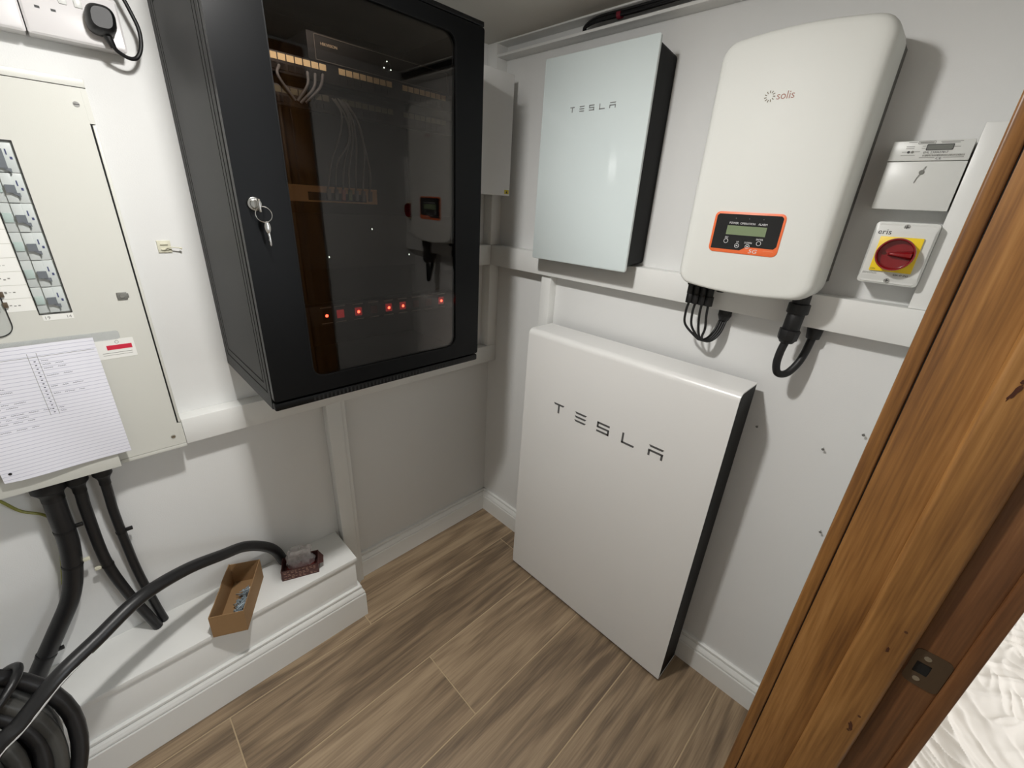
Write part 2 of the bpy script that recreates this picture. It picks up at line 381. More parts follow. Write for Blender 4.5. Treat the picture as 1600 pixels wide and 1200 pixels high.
# painted battens and rails planted on the walls
RD = 0.05
struct('trim_1', MB().box(0.0, 1.445, 1.3315, 1.412, 0, RD), TRIM, 'R', 0.0015)            # mid rail, right wall
struct('trim_2', MB().box(-0.80, -0.0505, 1.3315, 1.412, 0, RD), TRIM, 'L', 0.0015)            # mid rail, left wall
struct('trim_3', MB().box(-1.203, 0.0, 0.8895, 0.9665, 0, RD), TRIM, 'L', 0.0015)             # low rail, left wall
struct('trim_4', MB().box(-0.802, -0.750, 0.0, 0.889, 0, 0.040).box(-0.750, -0.733, 0.0, 0.889, 0, 0.034), TRIM, 'L', 0.002)
struct('trim_5', MB().box(-0.053, 0.0, 0.967, 1.331, 0, RD - 0.001).box(-0.053, 0.0, 1.4125, 2.1025, 0, RD - 0.001), TRIM, 'L', 0.0015)
struct('trim_6', MB().box(0.331, 0.378, 0.13, 1.331, 0, 0.036), TRIM, 'R', 0.0015)
struct('trim_7', MB().box(1.394, 1.445, 1.4125, 1.760, 0, RD - 0.006), TRIM, 'R', 0.0015)
struct('trim_8', MB().box(0.0, 1.445, 2.058, 2.066, 0, 0.05), TRIM, 'R', 0.001)                # narrow shelf under the ceiling
struct('trim_9', MB().box(0.0, 1.445, 2.0985, 2.1035, 0, 0.05), TRIM, 'R', 0.001)

# door frame of varnished oak (only the jamb next to the camera's right is in view)
fr = bpy.data.objects.new('door_1', None); COL.objects.link(fr); fr['kind'] = 'structure'; fr['label'] = 'varnished oak door frame at the right edge'
CUR['o'] = Vector((0, 0, 0))
part('architrave', MB().box(1.4255, 1.4442, -0.5597, -0.485, 0, 2.09), OAK, fr, 0.0035, seg=3)
part('joint_shadow_gap', MB().box(1.4443, 1.4454, -0.5575, -0.54, 0, 2.0), DEEP, fr)
part('architrave', MB().box(1.4255, 1.4445, -1.475, -1.404, 0, 2.09), OAK, fr, 0.003)
part('architrave', MB().box(1.4255, 1.4445, -1.404, -0.556, 2.019, 2.09), OAK, fr, 0.003)
part('lining', MB().box(1.4455, 1.612, -0.560, -0.5355, 0, 2.024), OAK, fr, 0.0008)
part('lining', MB().box(1.4458, 1.612, -1.4245, -1.40, 0, 2.024), OAK, fr, 0.001)
part('lining', MB().box(1.4458, 1.612, -1.40, -0.560, 2.0, 2.024), OAK, fr, 0.001)
part('door_stop', MB().box(1.508, 1.568, -0.5735, -0.560, 0, 2.0), OAKL, fr, 0.0085, seg=5)
part('door_stop', MB().box(1.510, 1.568, -1.40, -1.3865, 0, 2.0), OAK, fr, 0.004, seg=3)
part('door_stop', MB().box(1.510, 1.568, -1.3865, -0.5735, 1.9865, 2.0), OAK, fr, 0.004, seg=3)
part('rebate_strip', MB().box(1.5685, 1.6125, -0.5615, -0.5600, 0, 2.0), OAKD, fr, 0.0005, label='darker rebate face of the jamb')
part('architrave', MB().box(1.6125, 1.631, -0.5665, -0.49, 0, 2.09), OAKD, fr, 0.003, label='darker outer architrave')
sp = part('strike_plate', MB().ring(rrect(1.5715, 1.6115, -0.0 + 0.944, 1.010, 0.008), rrect(1.578, 1.5945, 0.966, 0.987, 0.001), 0.5614, 0.5628), mat('brass_bronze', (0.36, 0.30, 0.24), 0.4, 0.6), fr, 0.0)
for o_ in (sp,): o_.matrix_local = FR['R'].to_4x4()
pk = part('latch_hole', MB().box(1.578, 1.5945, 0.966, 0.987, 0.5611, 0.5617), DEEP, sp, label='black latch hole')
for zz in (0.956, 0.998):
    part('screw', MB().cyl((1.5862, zz, 0.5626), (0, 0, 1), 0.0042, 0.0009, 14), STEEL, sp)
for xx, zz in ((1.553, 0.795), (1.556, 0.835), (1.552, 1.03)):
    part('nail_hole', MB().cyl((xx, -0.5733, zz), (0, -1, 0), 0.0022, 0.0005, 10), mat('filler_brown', (0.30, 0.17, 0.09), 0.6), fr)

KNOT = mat('knot_brown', (0.27, 0.13, 0.07), 0.45, var=0.3, vscale=60)
def blob(cx_, cz_, rx_, rz_, tilt, sd_):
    r_ = random.Random(sd_); P = []
    for i in range(16):
        q = 2 * pi * i / 16; k_ = 1 + r_.uniform(-0.3, 0.3); a_, b_ = rx_ * k_ * cos(q), rz_ * k_ * sin(q)
        P.append((cx_ + a_ * cos(tilt) - b_ * sin(tilt), cz_ + a_ * sin(tilt) + b_ * cos(tilt)))
    return P
for cx_, cz_, rx_, rz_, tl, sd_ in ((1.527, 1.405, 0.0022, 0.011, -0.25, 1), (1.531, 1.419, 0.0045, 0.003, 0.3, 2), (1.553, 0.806, 0.003, 0.009, 0.3, 3), (1.545, 0.985, 0.0016, 0.006, -0.1, 4)):
    kk = part('knot', MB().prism(blob(cx_, cz_, rx_, rz_, tl, sd_), 0.5736, 0.5739), KNOT, fr); kk.matrix_local = FR['R'].to_4x4()
# ================================================================== BOXED LEDGE under the fuse board
lg = thing('pipe_boxing', 'long white boxed-in ledge along the left wall with moulded skirting', 'ledge', (-1.6, 0.0, 0.0), 'L')
part('top_board', MB().box(-2.40, -0.8155, 0.282, 0.300, 0.0, 0.1885), TRIM, lg, 0.0015)
part('front_board', MB().box(-2.40, -0.8215, 0.0, 0.2815, 0.165, 0.1825), TRIM, lg, 0.001)
part('end_board', MB().box(-0.8375, -0.8215, 0.0, 0.2815, 0.0, 0.1645), TRIM, lg, 0.001)
pr = sk_profile(h=0.186 - 0.03)
pr = [(d, z) for d, z in pr]
r0 = [(-2.40, z, 0.1830 + d) for d, z in pr]; r1 = [(-0.8015 + d - 0.0, z, 0.1830 + d) for d, z in [(0, 0)] * 0 + pr]
r1 = [(-0.8215 + d, z, 0.1830 + d) for d, z in pr]
r2 = [(-0.8215 + d, z, 0.0) for d, z in pr]
part('skirting', MB().loft([r0, r1, r2]), TRIM, lg, smooth=False)

# ================================================================== FUSE BOARD (consumer unit)
FX = 0.075
cu = thing('fuse_board', 'large cream metal fuse board with a column of breakers on the left wall', 'fuse board', (-1.43, 0.896, 0.0), 'L')
part('enclosure', MB().box(-1.66, -1.2060, 0.898, 1.7575, 0.0, FX - 0.010), CU, cu, 0.002)
g = 0.0016
y_w0, y_w1, z_w0, z_w1 = -1.3885, -1.3375, 1.297, 1.634
cov = MB()
for a0, a1, b0, b1 in ((-1.66, y_w0, 0.9075, 1.7425), (y_w0, y_w1, 0.9075, z_w0), (y_w0, y_w1, z_w1, 1.7425), (y_w1, -1.2145, 0.9075, 1.7425)):
    cov.box(a0, a1, b0, b1, FX - 0.0095, FX)
part('front_cover', cov, CU, cu)
part('edge_strip', MB().box(-1.2112, -1.2055, 0.972, 1.678, FX - 0.0095, FX - 0.0005), CU, cu, 0.0008)
part('corner_block', MB().box(-1.2144, -1.2055, 1.680, 1.7425, FX - 0.0095, FX), CU, cu)
part('corner_block', MB().box(-1.2144, -1.2055, 0.9075, 0.970, FX - 0.0095, FX), CU, cu)
part('top_flange', MB().box(-1.66, -1.2055, 1.744, 1.759, FX - 0.0095, FX - 0.001), CU, cu, 0.0008)
part('bottom_flange', MB().box(-1.345, -1.2055, 0.896, 0.9063, FX - 0.0095, FX - 0.0005), CU, cu, 0.0008)
part('gland_box', MB().box(-1.66, -1.3465, 0.900, 0.985, FX + 0.0002, FX + 0.022), CU, cu, 0.002)
part('shadow_gap', MB().box(-1.2145, -1.2113, 0.972, 1.678, FX - 0.0095, FX - 0.0025).box(-1.66, -1.2055, 1.7427, 1.7438, FX - 0.0095, FX - 0.003).box(-1.345, -1.2055, 0.9064, 0.9074, FX - 0.0095, FX - 0.0025), DEEP, cu, label='black gap around the cover')
for y_, z_ in ((-1.227, 1.7123), (-1.230, 0.9346)):
    s_ = part('screw', MB().cyl((y_, z_, FX), (0, 0, 1), 0.0055, 0.002, 16, 0.0045), STEEL, cu)
    part('slot', MB().box(y_ - 0.0045, y_ + 0.0045, z_ - 0.0007, z_ + 0.0007, FX + 0.0019, FX + 0.0023), BLACK, s_)
lt_ = part('cover_latch', MB().box(-1.2555, -1.2375, 1.3165, 1.332, FX, FX + 0.004).box(-1.2385, -1.2345, 1.320, 1.329, FX, FX + 0.003), GREYM, cu, 0.0005)
part('latch_screw', MB().cyl((-1.2465, 1.3243, FX + 0.004), (0, 0, 1), 0.0045, 0.0015, 14), STEEL, lt_)
# breaker column
part('breaker_recess', MB().ring(rrect(y_w0 - 0.0006, y_w1 + 0.0006, z_w0 - 0.0006, z_w1 + 0.0006, 0.0006, 1), rrect(y_w0 + 0.0008, y_w1 - 0.0008, z_w0 + 0.0008, z_w1 - 0.0008, 0.0005, 1), FX - 0.0005, FX + 0.0008), BLACK, cu)
BRK = mat('breaker_grey', (0.74, 0.76, 0.75), 0.35)
BRT = mat('breaker_toggle', (0.40, 0.42, 0.44), 0.35)
BTE = mat('breaker_terminal_cover', (0.66, 0.72, 0.70), 0.2)
BLU = mat('breaker_blue_mark', (0.25, 0.27, 0.42), 0.4)
n_b = 6; ph = (z_w1 - z_w0 - 0.003) / n_b
for i in range(n_b):
    z0 = z_w0 + 0.0015 + i * ph
    br = part('breaker', MB().box(y_w0 + 0.001, y_w1 - 0.001, z0 + 0.0005, z0 + ph - 0.0005, FX - 0.0095, FX - 0.005).box(y_w0 + 0.018, y_w1 - 0.018, z0 + 0.001, z0 + ph - 0.001, FX - 0.005, FX - 0.0005), BRK, cu, 0.0004)
    tz = z0 + ph * 0.5
    hgt = 0.020 if i == 5 else 0.0085
    part('toggle', MB().box(y_w0 + 0.020, y_w0 + 0.034, tz - hgt, tz + hgt * 0.7, FX - 0.001, FX + 0.006).prism([(y_w0 + 0.026, tz - hgt), (y_w0 + 0.038, tz - hgt), (y_w0 + 0.038, tz - hgt - 0.008)], FX - 0.001, FX + 0.005), BRT, br)
    part('terminal_cover', MB().box(y_w0 + 0.002, y_w0 + 0.015, tz - 0.009, tz + 0.009, FX - 0.005, FX - 0.0025), BTE, br, 0.0005)
    part('mark', MB().box(y_w1 - 0.010, y_w1 - 0.0065, tz - 0.004, tz + 0.001, FX - 0.005, FX - 0.0046).box(y_w1 - 0.014, y_w1 - 0.012, tz + 0.004, tz + 0.014, FX - 0.005, FX - 0.0046), BLU, br)
# circuit label strips left of the breakers
for i in range(12):
    z0 = 1.3075 + i * 0.0275
    ls = part('label_strip', MB().box(-1.4485, -1.3905, z0, z0 + 0.0262, FX, FX + 0.0005), LABELW, cu)
    rr = random.Random(i)
    scr = MB()
    for k in range(3): scr.box(-1.425 + 0.006 * k, -1.425 + 0.006 * k + 0.0035, z0 + 0.010 + rr.random() * 0.003, z0 + 0.0125 + rr.random() * 0.003, FX + 0.0005, FX + 0.0007)
    part('circuit_number', scr, PRINTG, ls)
part('strip_label', MB().box(y_w0 + 0.003, y_w1 + 0.0, 1.283, 1.2955, FX, FX + 0.0005), LABELW, cu)
text('strip_print', '19', y_w0 + 0.005, 1.2855, FX + 0.0005, 0.010, PRINTG, cu); text('strip_print', '14', y_w1 - 0.012, 1.2855, FX + 0.0005, 0.009, PRINTG, cu)
# main switch lozenge at the frame's left edge
part('window_surround', MB().ring(rrect(-1.500, -1.4318, 1.258, 1.640, 0.024, 8), rrect(-1.4985, -1.4333, 1.2595, 1.6385, 0.0228, 8), FX, FX + 0.003), BLACK, cu)
part('switch_window', MB().prism(rrect(-1.4985, -1.4333, 1.2595, 1.6385, 0.0228, 8), FX, FX + 0.001), mat('grey_window', (0.70, 0.71, 0.69), 0.2), cu)
part('switch_handle', MB().box(-1.472, -1.4385, 1.312, 1.346, FX + 0.001, FX + 0.011), BRK, cu, 0.002)
part('switch_mark', MB().box(-1.4335, -1.4265, 1.318, 1.329, FX + 0.0012, FX + 0.006).box(-1.4335, -1.4265, 1.340, 1.351, FX + 0.0012, FX + 0.006), mat('switch_brown', (0.33, 0.28, 0.22), 0.4), cu, 0.0005)
# printed warning label with red bar
wl = part('warning_label', MB().prism(rrect(-1.334, -1.2505, 1.177, 1.2235, 0.002, 2), FX, FX + 0.0005), LABELW, cu)
part('red_bar', MB().box(-1.3020, -1.2560, 1.1985, 1.2095, FX + 0.0005, FX + 0.0008), REDL, wl)
part('label_print', MB().box(-1.312, -1.258, 1.1905, 1.1915, FX + 0.0005, FX + 0.0008).box(-1.312, -1.258, 1.1855, 1.1862, FX + 0.0005, FX + 0.0008).ring(ellipse(-1.2815, 1.2165, 0.0038, 0.0038, 16), ellipse(-1.2815, 1.2165, 0.0030, 0.0030, 16), FX + 0.0005, FX + 0.0008), PRINTG, wl)

# sheet of paper in a clear sleeve, hung over the lower part of the board
pp = thing('circuit_list', 'handwritten ruled sheet in a clear sleeve hanging over the fuse board bottom', 'paper', (-1.43, 0.94, 0.098), 'L')
def sheet(u0, u1, v0, v1, w, nu=14, nv=18, amp=1.0, th=0.0006):
    mb = MB(); vs = []; 
    for j in range(nv + 1):
        for i in range(nu + 1):
            s, t = i / nu, j / nv
            uu = u0 + (u1 - u0) * s + (1 - t) * 0.0; vv = v0 + (v1 - v0) * t
            ww = w + amp * (0.010 * (1 - t) ** 2 * (1 - s) - 0.016 * t * t + 0.0015 * sin(7 * s + 5 * t))
            if s < 0.15 and t < 0.1: vv += 0.003 * (0.15 - s) / 0.15
            vs.append((uu, vv, ww))
    n = len(vs); vs2 = [(a_, b_, c_ + th) for a_, b_, c_ in vs]; fs = []
    for j in range(nv):
        for i in range(nu):
            k = j * (nu + 1) + i; q = (k, k + 1, k + nu + 2, k + nu + 1)
            fs.append(tuple(x + n for x in q)); fs.append(tuple(reversed(q)))
    mb.add(vs + vs2, fs); return mb
part('ruled_sheet', sheet(-1.5345, -1.3195, 0.9405, 1.2365, 0.102), PAPER, pp)
def wsurf(u, v):
    s = (u + 1.5345) / 0.215; t = (v - 0.9405) / 0.296
    return 0.102 + 0.010 * (1 - t) ** 2 * (1 - s) - 0.016 * t * t + 0.0015 * sin(7 * s + 5 * t) + 0.0008
ink = MB(); rr = random.Random(7)
def scribble(u, v, n):
    for w_ in range(n):
        ln = rr.uniform(0.010, 0.022); pts = []; k = int(ln / 0.0016)
        for i in range(k):
            uu = u + i * 0.0016; vv = v + (0.0016 if i % 2 else -0.0002) * rr.uniform(0.5, 1.2); pts.append((uu, vv, wsurf(uu, vv)))
        for a_, b_ in zip(pts[:-1], pts[1:]):
            ink.add([(a_[0], a_[1] - 0.0005, a_[2]), (b_[0], b_[1] - 0.0005, b_[2]), (b_[0], b_[1] + 0.0005, b_[2]), (a_[0], a_[1] + 0.0005, a_[2])], [(0, 1, 2, 3)])
        u += ln + 0.005
for k, n in ((0, 1), (1, 2), (2, 2), (4, 2), (7, 3), (9, 3), (13, 1), (14, 1)):
    scribble(-1.4115, 1.200 - 0.0085 * k, n)
for k, n in ((2, 1), (6, 2), (7, 2), (9, 1), (10, 3), (11, 2), (13, 4), (14, 3), (15, 3), (17, 3)):
    scribble(-1.510, 1.200 - 0.0085 * k, n)
for k in range(15): scribble(-1.4235, 1.2 - 0.0085 * k, 0); ink.box(-1.4225, -1.4195, 1.1995 - 0.0085 * k, 1.2015 - 0.0085 * k, wsurf(-1.42, 1.2 - 0.0085 * k) - 0.0002, wsurf(-1.42, 1.2 - 0.0085 * k) + 0.0001)
part('handwriting', ink, INK, pp, kind='stuff')
rl = MB()
for u_ in (-1.4285, -1.4145):
    zs = [1.075 + i * 0.012 for i in range(13)]
    for a_, b_ in zip(zs[:-1], zs[1:]): rl.add([(u_ - 0.0004, a_, wsurf(u_, a_)), (u_ + 0.0004, a_, wsurf(u_, a_)), (u_ + 0.0004, b_, wsurf(u_, b_)), (u_ - 0.0004, b_, wsurf(u_, b_))], [(0, 1, 2, 3)])
us = [-1.53 + i * 0.0115 for i in range(19)]
for a_, b_ in zip(us[:-1], us[1:]): rl.add([(a_, 1.2095, wsurf(a_, 1.21)), (b_, 1.2095, wsurf(b_, 1.21)), (b_, 1.2105, wsurf(b_, 1.21)), (a_, 1.2105, wsurf(a_, 1.21))], [(0, 1, 2, 3)])
part('pen_rules', rl, PRINTG, pp)
part('clear_sleeve', MB().prism(rrect(-1.548, -1.2725, 1.2235, 1.2445, 0.006, 4), 0.0762, 0.0768), SLEEVE, pp)
part('sleeve_eyelet', MB().cyl((-1.521, 0.963, wsurf(-1.521, 0.963)), (0, 0, 1), 0.003, 0.0006, 12), BLACK, pp)

# ================================================================== SOCKETS, PLUG
def double_socket(u0, label, grp):
    t = thing('double_socket', label, 'socket', (u0, 1.8270, 0.0), 'L', grp)
    part('back_box', MB().box(u0 + 0.001, u0 + 0.145, 1.8275, 1.9135, 0, 0.040), PLAST, t, 0.002)
    part('faceplate', MB().loft([[(a, b, 0.0402) for a, b in rrect(u0, u0 + 0.146, 1.8265, 1.9145, 0.004)], [(a, b, 0.047) for a, b in rrect(u0, u0 + 0.146, 1.8265, 1.9145, 0.004)], [(a, b, 0.0505) for a, b in rrect(u0 + 0.0035, u0 + 0.1425, 1.830, 1.911, 0.004)]]), PLAST, t)
    for c in (u0 + 0.034, u0 + 0.112):
        for du in (-0.011, 0.011): part('slot', MB().box(c + du - 0.0035, c + du + 0.0035, 1.869, 1.873, 0.0500, 0.0507), BLACK, t)
        part('slot', MB().box(c - 0.002, c + 0.002, 1.889, 1.897, 0.0500, 0.0507), BLACK, t)
    for c in (u0 + 0.062, u0 + 0.084): part('rocker_switch', MB().box(c - 0.006, c + 0.006, 1.885, 1.905, 0.050, 0.053), PLAST2, t, 0.001)
    return t
double_socket(-1.2635, 'white double wall socket with a black plug in it, above the fuse board', 'wall sockets')
double_socket(-1.4115, 'empty white double wall socket cut off by the top left corner', 'wall sockets')
pl = thing('plug', 'black plug in the right-hand wall socket with its lead looping down', 'plug', (-1.152, 1.868, 0.0515), 'L')
cx, cy = -1.1515, 1.8700
rg = []
for w_, s_ in ((0.0515, 0.93), (0.056, 1.0), (0.074, 1.0), (0.088, 0.88), (0.094, 0.68)):
    ring_ = []
    for k in range(28):
        t_ = 2 * pi * k / 28; ru, rv = 0.0235 * s_, 0.0255 * s_
        e_ = 0.72
        uu = cx + ru * math.copysign(abs(cos(t_)) ** e_, cos(t_)); vv = cy + rv * math.copysign(abs(sin(t_)) ** e_, sin(t_)) 
        ring_.append((uu + 0.10 * (vv - cy), vv, w_))
    rg.append(ring_)
part('plug_body', MB().loft(rg), BLACK, pl)
part('cord_grip', MB().tube([(cx + 0.003, cy - 0.020, 0.068), (cx + 0.006, cy - 0.031, 0.068), (cx + 0.0098, cy - 0.043, 0.066)], lambda t: 0.0085 - 0.0035 * t, 12), BLACK, pl)
part('lead', MB().tube([(cx + 0.0085, cy - 0.039, 0.066), (-1.1345, 1.8225, 0.060), (-1.1185, 1.8165, 0.054), (-1.1040, 1.8215, 0.048), (-1.0925, 1.842, 0.046), (-1.0885, 1.874, 0.044), (-1.0965, 1.905, 0.045), (-1.108, 1.94, 0.045), (-1.120, 1.99, 0.05), (-1.11, 2.06, 0.05), (-1.10, 2.103, 0.03)], 0.0038, 10), BLACK, pl)

# small adhesive cable tie mount on the wall
tm = thing('cable_tie_mount', 'small cream stick-on cable tie base between fuse board and black cabinet', 'cable tie', (-1.135, 1.425, 0.0), 'L')
part('base', MB().box(-1.149, -1.121, 1.411, 1.440, 0, 0.0035).box(-1.143, -1.127, 1.417, 1.421, 0.0035, 0.0065).box(-1.143, -1.127, 1.430, 1.434, 0.0035, 0.0065), NYLON, tm, 0.0006)
part('tie_tail', MB().tube([(-1.137, 1.418, 0.007), (-1.128, 1.424, 0.010), (-1.112, 1.424, 0.014), (-1.101, 1.421, 0.012)], lambda t: 0.0014 + 0.0012 * (t > 0.85), 8), NYLON, tm)

# ================================================================== ARMOURED CABLES below the fuse board
def wall_cable(name, label, pts, r, boot_r, ties, mat_=RUBBER):
    t = thing(name, label, 'cable', pts[-1], 'F', 'armoured cables out of the fuse board')
    p0 = V3(pts[0]); d = (V3(pts[1]) - p0).normalized()
    part('sheath', MB().tube(pts, r, 14, 7), mat_, t)
    part('gland_shroud', MB().tube([p0, p0 + d * 0.022, p0 + d * 0.036, p0 + d * 0.060], lambda q: boot_r if q < 0.45 else boot_r - (boot_r - r - 0.001) * min(1, (q - 0.45) / 0.35), 16, 6), BLACK, t)
    for q, mm in ties:
        P = spline(pts, 7); k = int(q * (len(P) - 2)); c = P[k]; ax = (P[k + 1] - P[k]).normalized()
        o_ = part('cable_tie', MB().cyl(c - ax * 0.003, ax, r + 0.0012, 0.006, 16), BLACK, t)
        sd = -1 if mm is NYLON and r < 0.015 else 1
        part('tie_head', MB().box(c.x - 0.004, c.x + 0.004, min(c.y + sd * r, c.y + sd * (r + 0.014)), max(c.y + sd * r, c.y + sd * (r + 0.014)), c.z - 0.004, c.z + 0.005), mm, o_, 0.001)
    return t
WX = 0.05
wall_cable('armoured_cable', 'thickest black cable, leftmost of three leaving the fuse board', [(WX, -1.484, 0.897), (WX - 0.002, -1.486, 0.84), (WX - 0.004, -1.489, 0.79), (WX - 0.010, -1.494, 0.700), (WX - 0.014, -1.511, 0.600), (WX - 0.014, -1.536, 0.523), (WX - 0.008, -1.583, 0.442), (WX, -1.638, 0.352), (WX, -1.662, 0.306)], 0.0205, 0.0335, ((0.33, BLACK), (0.48, NYLON), (0.85, BLACK)))
wall_cable('armoured_cable', 'middle one of three black cables from fuse board to ledge', [(WX, -1.4365, 0.897), (WX - 0.005, -1.4385, 0.83), (WX - 0.012, -1.4425, 0.775), (WX - 0.022, -1.447, 0.60), (WX - 0.018, -1.432, 0.47), (WX - 0.006, -1.405, 0.345), (WX - 0.004, -1.396, 0.301)], 0.0125, 0.0235, ((0.55, NYLON),))
wall_cable('armoured_cable', 'thinnest black cable, rightmost of three leaving the fuse board', [(WX, -1.3875, 0.897), (WX - 0.008, -1.392, 0.80), (WX - 0.015, -1.3955, 0.74), (WX - 0.028, -1.397, 0.61), (WX - 0.030, -1.395, 0.50), (WX - 0.022, -1.384, 0.36), (WX - 0.020, -1.378, 0.301)], 0.0108, 0.0200, ((0.45, BLACK),))
t = thing('earth_wire', 'green and yellow earth wire curving behind the thickest cable', 'wire', (0.02, -1.52, 0.65))
part('insulation', MB().tube([(0.03, -1.60, 0.897), (0.02, -1.575, 0.868), (0.016, -1.549, 0.816), (0.014, -1.518, 0.786), (0.012, -1.505, 0.75), (0.010, -1.513, 0.69), (0.010, -1.522, 0.64), (0.010, -1.54, 0.56)], 0.0035, 8), EARTH, t)
t['category'] = 'wire'

# ================================================================== THICK CABLE AND COIL
t = thing('supply_cable', 'thick glossy black cable arching from the coil over to the dark red box', 'cable', (0.03, -1.03, 0.30))
part('sheath', MB().tube([(0.032, -1.022, 0.301), (0.038, -1.045, 0.375), (0.055, -1.083, 0.432), (0.085, -1.138, 0.487), (0.122, -1.200, 0.522), (0.180, -1.294, 0.572), (0.245, -1.393, 0.600), (0.300, -1.484, 0.582), (0.342, -1.551, 0.568), (0.372, -1.615, 0.527), (0.385, -1.650, 0.511), (0.410, -1.73, 0.44), (0.430, -1.84, 0.30)], 0.0170, 16, 8), mat('glossy_cable_sheath', (0.10, 0.10, 0.105), 0.40, bump=0.3, bscale=60, var=0.2, vscale=18), t)
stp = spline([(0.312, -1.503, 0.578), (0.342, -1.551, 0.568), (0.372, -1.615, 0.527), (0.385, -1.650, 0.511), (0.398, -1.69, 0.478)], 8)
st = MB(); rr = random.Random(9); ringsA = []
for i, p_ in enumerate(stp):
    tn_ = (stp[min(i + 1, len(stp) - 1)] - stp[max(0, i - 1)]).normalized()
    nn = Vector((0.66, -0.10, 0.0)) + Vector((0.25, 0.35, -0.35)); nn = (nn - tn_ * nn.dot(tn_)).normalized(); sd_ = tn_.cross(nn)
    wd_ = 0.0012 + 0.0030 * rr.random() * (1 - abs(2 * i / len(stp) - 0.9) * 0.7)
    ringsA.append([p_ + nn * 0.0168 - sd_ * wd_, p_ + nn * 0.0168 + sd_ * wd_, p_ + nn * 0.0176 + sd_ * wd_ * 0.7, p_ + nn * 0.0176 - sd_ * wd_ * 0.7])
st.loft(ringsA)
part('white_streak', st, mat('streak_white', (0.85, 0.85, 0.85), 0.4), t, label='jagged white streak along the cable')  # narrow white strip of random width along one side
t = thing('cable_coil', 'large coil of black cable leaning on the ledge, bottom left corner', 'cable coil', (0.33, -1.85, 0.0))
lean, yaw, Rc = 0.25, 0.3, 0.305
e1 = Vector((-sin(yaw), cos(yaw), 0)); e2 = Vector((-sin(lean) * cos(yaw), -sin(lean) * sin(yaw), cos(lean))); e3 = e1.cross(e2)
cc = Vector((0.36, -1.885, 0.375))
rr = random.Random(3)
k = 0
for lay, (dr, dw) in enumerate(((0.016, 0.0), (-0.017, 0.012), (-0.012, -0.026), (-0.048, 0.014), (-0.046, -0.024), (-0.082, 0.020), (-0.078, -0.020), (-0.112, 0.018), (-0.114, -0.018), (-0.146, 0.016), (-0.148, -0.016))):
    pts = []; ph0 = rr.uniform(0, 6.28); a1, a2 = rr.uniform(0.003, 0.007), rr.uniform(0.003, 0.006)
    for i in range(14):
        th = 2 * pi * i / 14
        rad = Rc + dr - 0.004 + a1 * sin(2 * th + ph0); ww = dw + a2 * sin(3 * th + ph0 * 2)
        pts.append(cc + e1 * rad * cos(th) + e2 * rad * sin(th) + e3 * ww)
    part('cable_turn', MB().tube(pts, 0.0165, 12, 4, True), COILM if lay % 3 else RUBBER, t)
for th in (0.55,):
    c = cc + e1 * (Rc - 0.05) * cos(th) + e2 * (Rc - 0.05) * sin(th); rad = e1 * cos(th) + e2 * sin(th)
    pts = [c + rad * 0.088 * cos(q) + e3 * 0.055 * sin(q) for q in [2 * pi * i / 10 for i in range(10)]]
    part('binding_wrap', MB().tube(pts, 0.009, 10, 4, True), RUBBER, t)
part('cable_tail', MB().tube([cc + e1 * 0.245 + e2 * 0.215 + e3 * 0.045, cc + e1 * 0.20 + e2 * 0.11 + e3 * 0.062, cc + e1 * 0.13 - e2 * 0.03 + e3 * 0.06, cc + e1 * 0.05 - e2 * 0.22 + e3 * 0.04], 0.0125, 10, 6), RUBBER, t)

# ================================================================== CARDBOARD TRAY OF SCREWS
def obox(name, parent, base, eu, ev, ez, th, m, hs=(1, 1, 1, 1), notch=None):
    """open box from base corner along eu, ev, height ez; four sides and bottom, each a part"""
    def quadslab(nm, a, b, h1, h2, inward, teeth=0):
        top = []
        mb = MB(); n = 8
        P = [a + (b - a) * (i / n) for i in range(n + 1)]
        H_ = [ez * (h1 + (h2 - h1) * i / n) + Vector((0, 0, (random.uniform(-1, 0.6) * teeth))) for i in range(n + 1)]
        r = []
        for i in range(n + 1):
            r.append([P[i], P[i] + inward * th, P[i] + inward * th + H_[i], P[i] + H_[i]])
        mb.loft(r); return part(nm, mb, m, parent, 0)
    iu, iv = eu.normalized(), ev.normalized()
    part('bottom', MB().loft([[base, base + eu, base + eu + ev, base + ev], [p + Vector((0, 0, th)) for p in (base, base + eu, base + eu + ev, base + ev)]]), m, parent)
    e = 0.0004
    up = Vector((0, 0, th + e))
    quadslab('side', base + up, base + eu + up, hs[0], hs[0], iv, 0)
    quadslab('side', base + eu + iv * th + up, base + eu + ev - iv * th + up, hs[1], hs[1], -iu, 0)
    quadslab('side', base + ev + up, base + eu + ev + up, hs[2], hs[2], -iv, 0)
    quadslab('side', base + iv * th + up, base + ev - iv * th + up, hs[3], hs[3] * 1.08, iu, 0.0035)
tb = thing('cardboard_tray', 'open brown cardboard box of screws overhanging the ledge edge', 'box', (0.12, -1.19, 0.3005))
CB = Vector((0.200, -1.2825, 0.3005))
eu = Vector((0.041, 0.084, 0)); ev = Vector((-0.186, 0.099, 0))
obox('tray', tb, CB, eu, ev, Vector((-0.003, 0.0015, 0.077)), 0.0022, CARD)
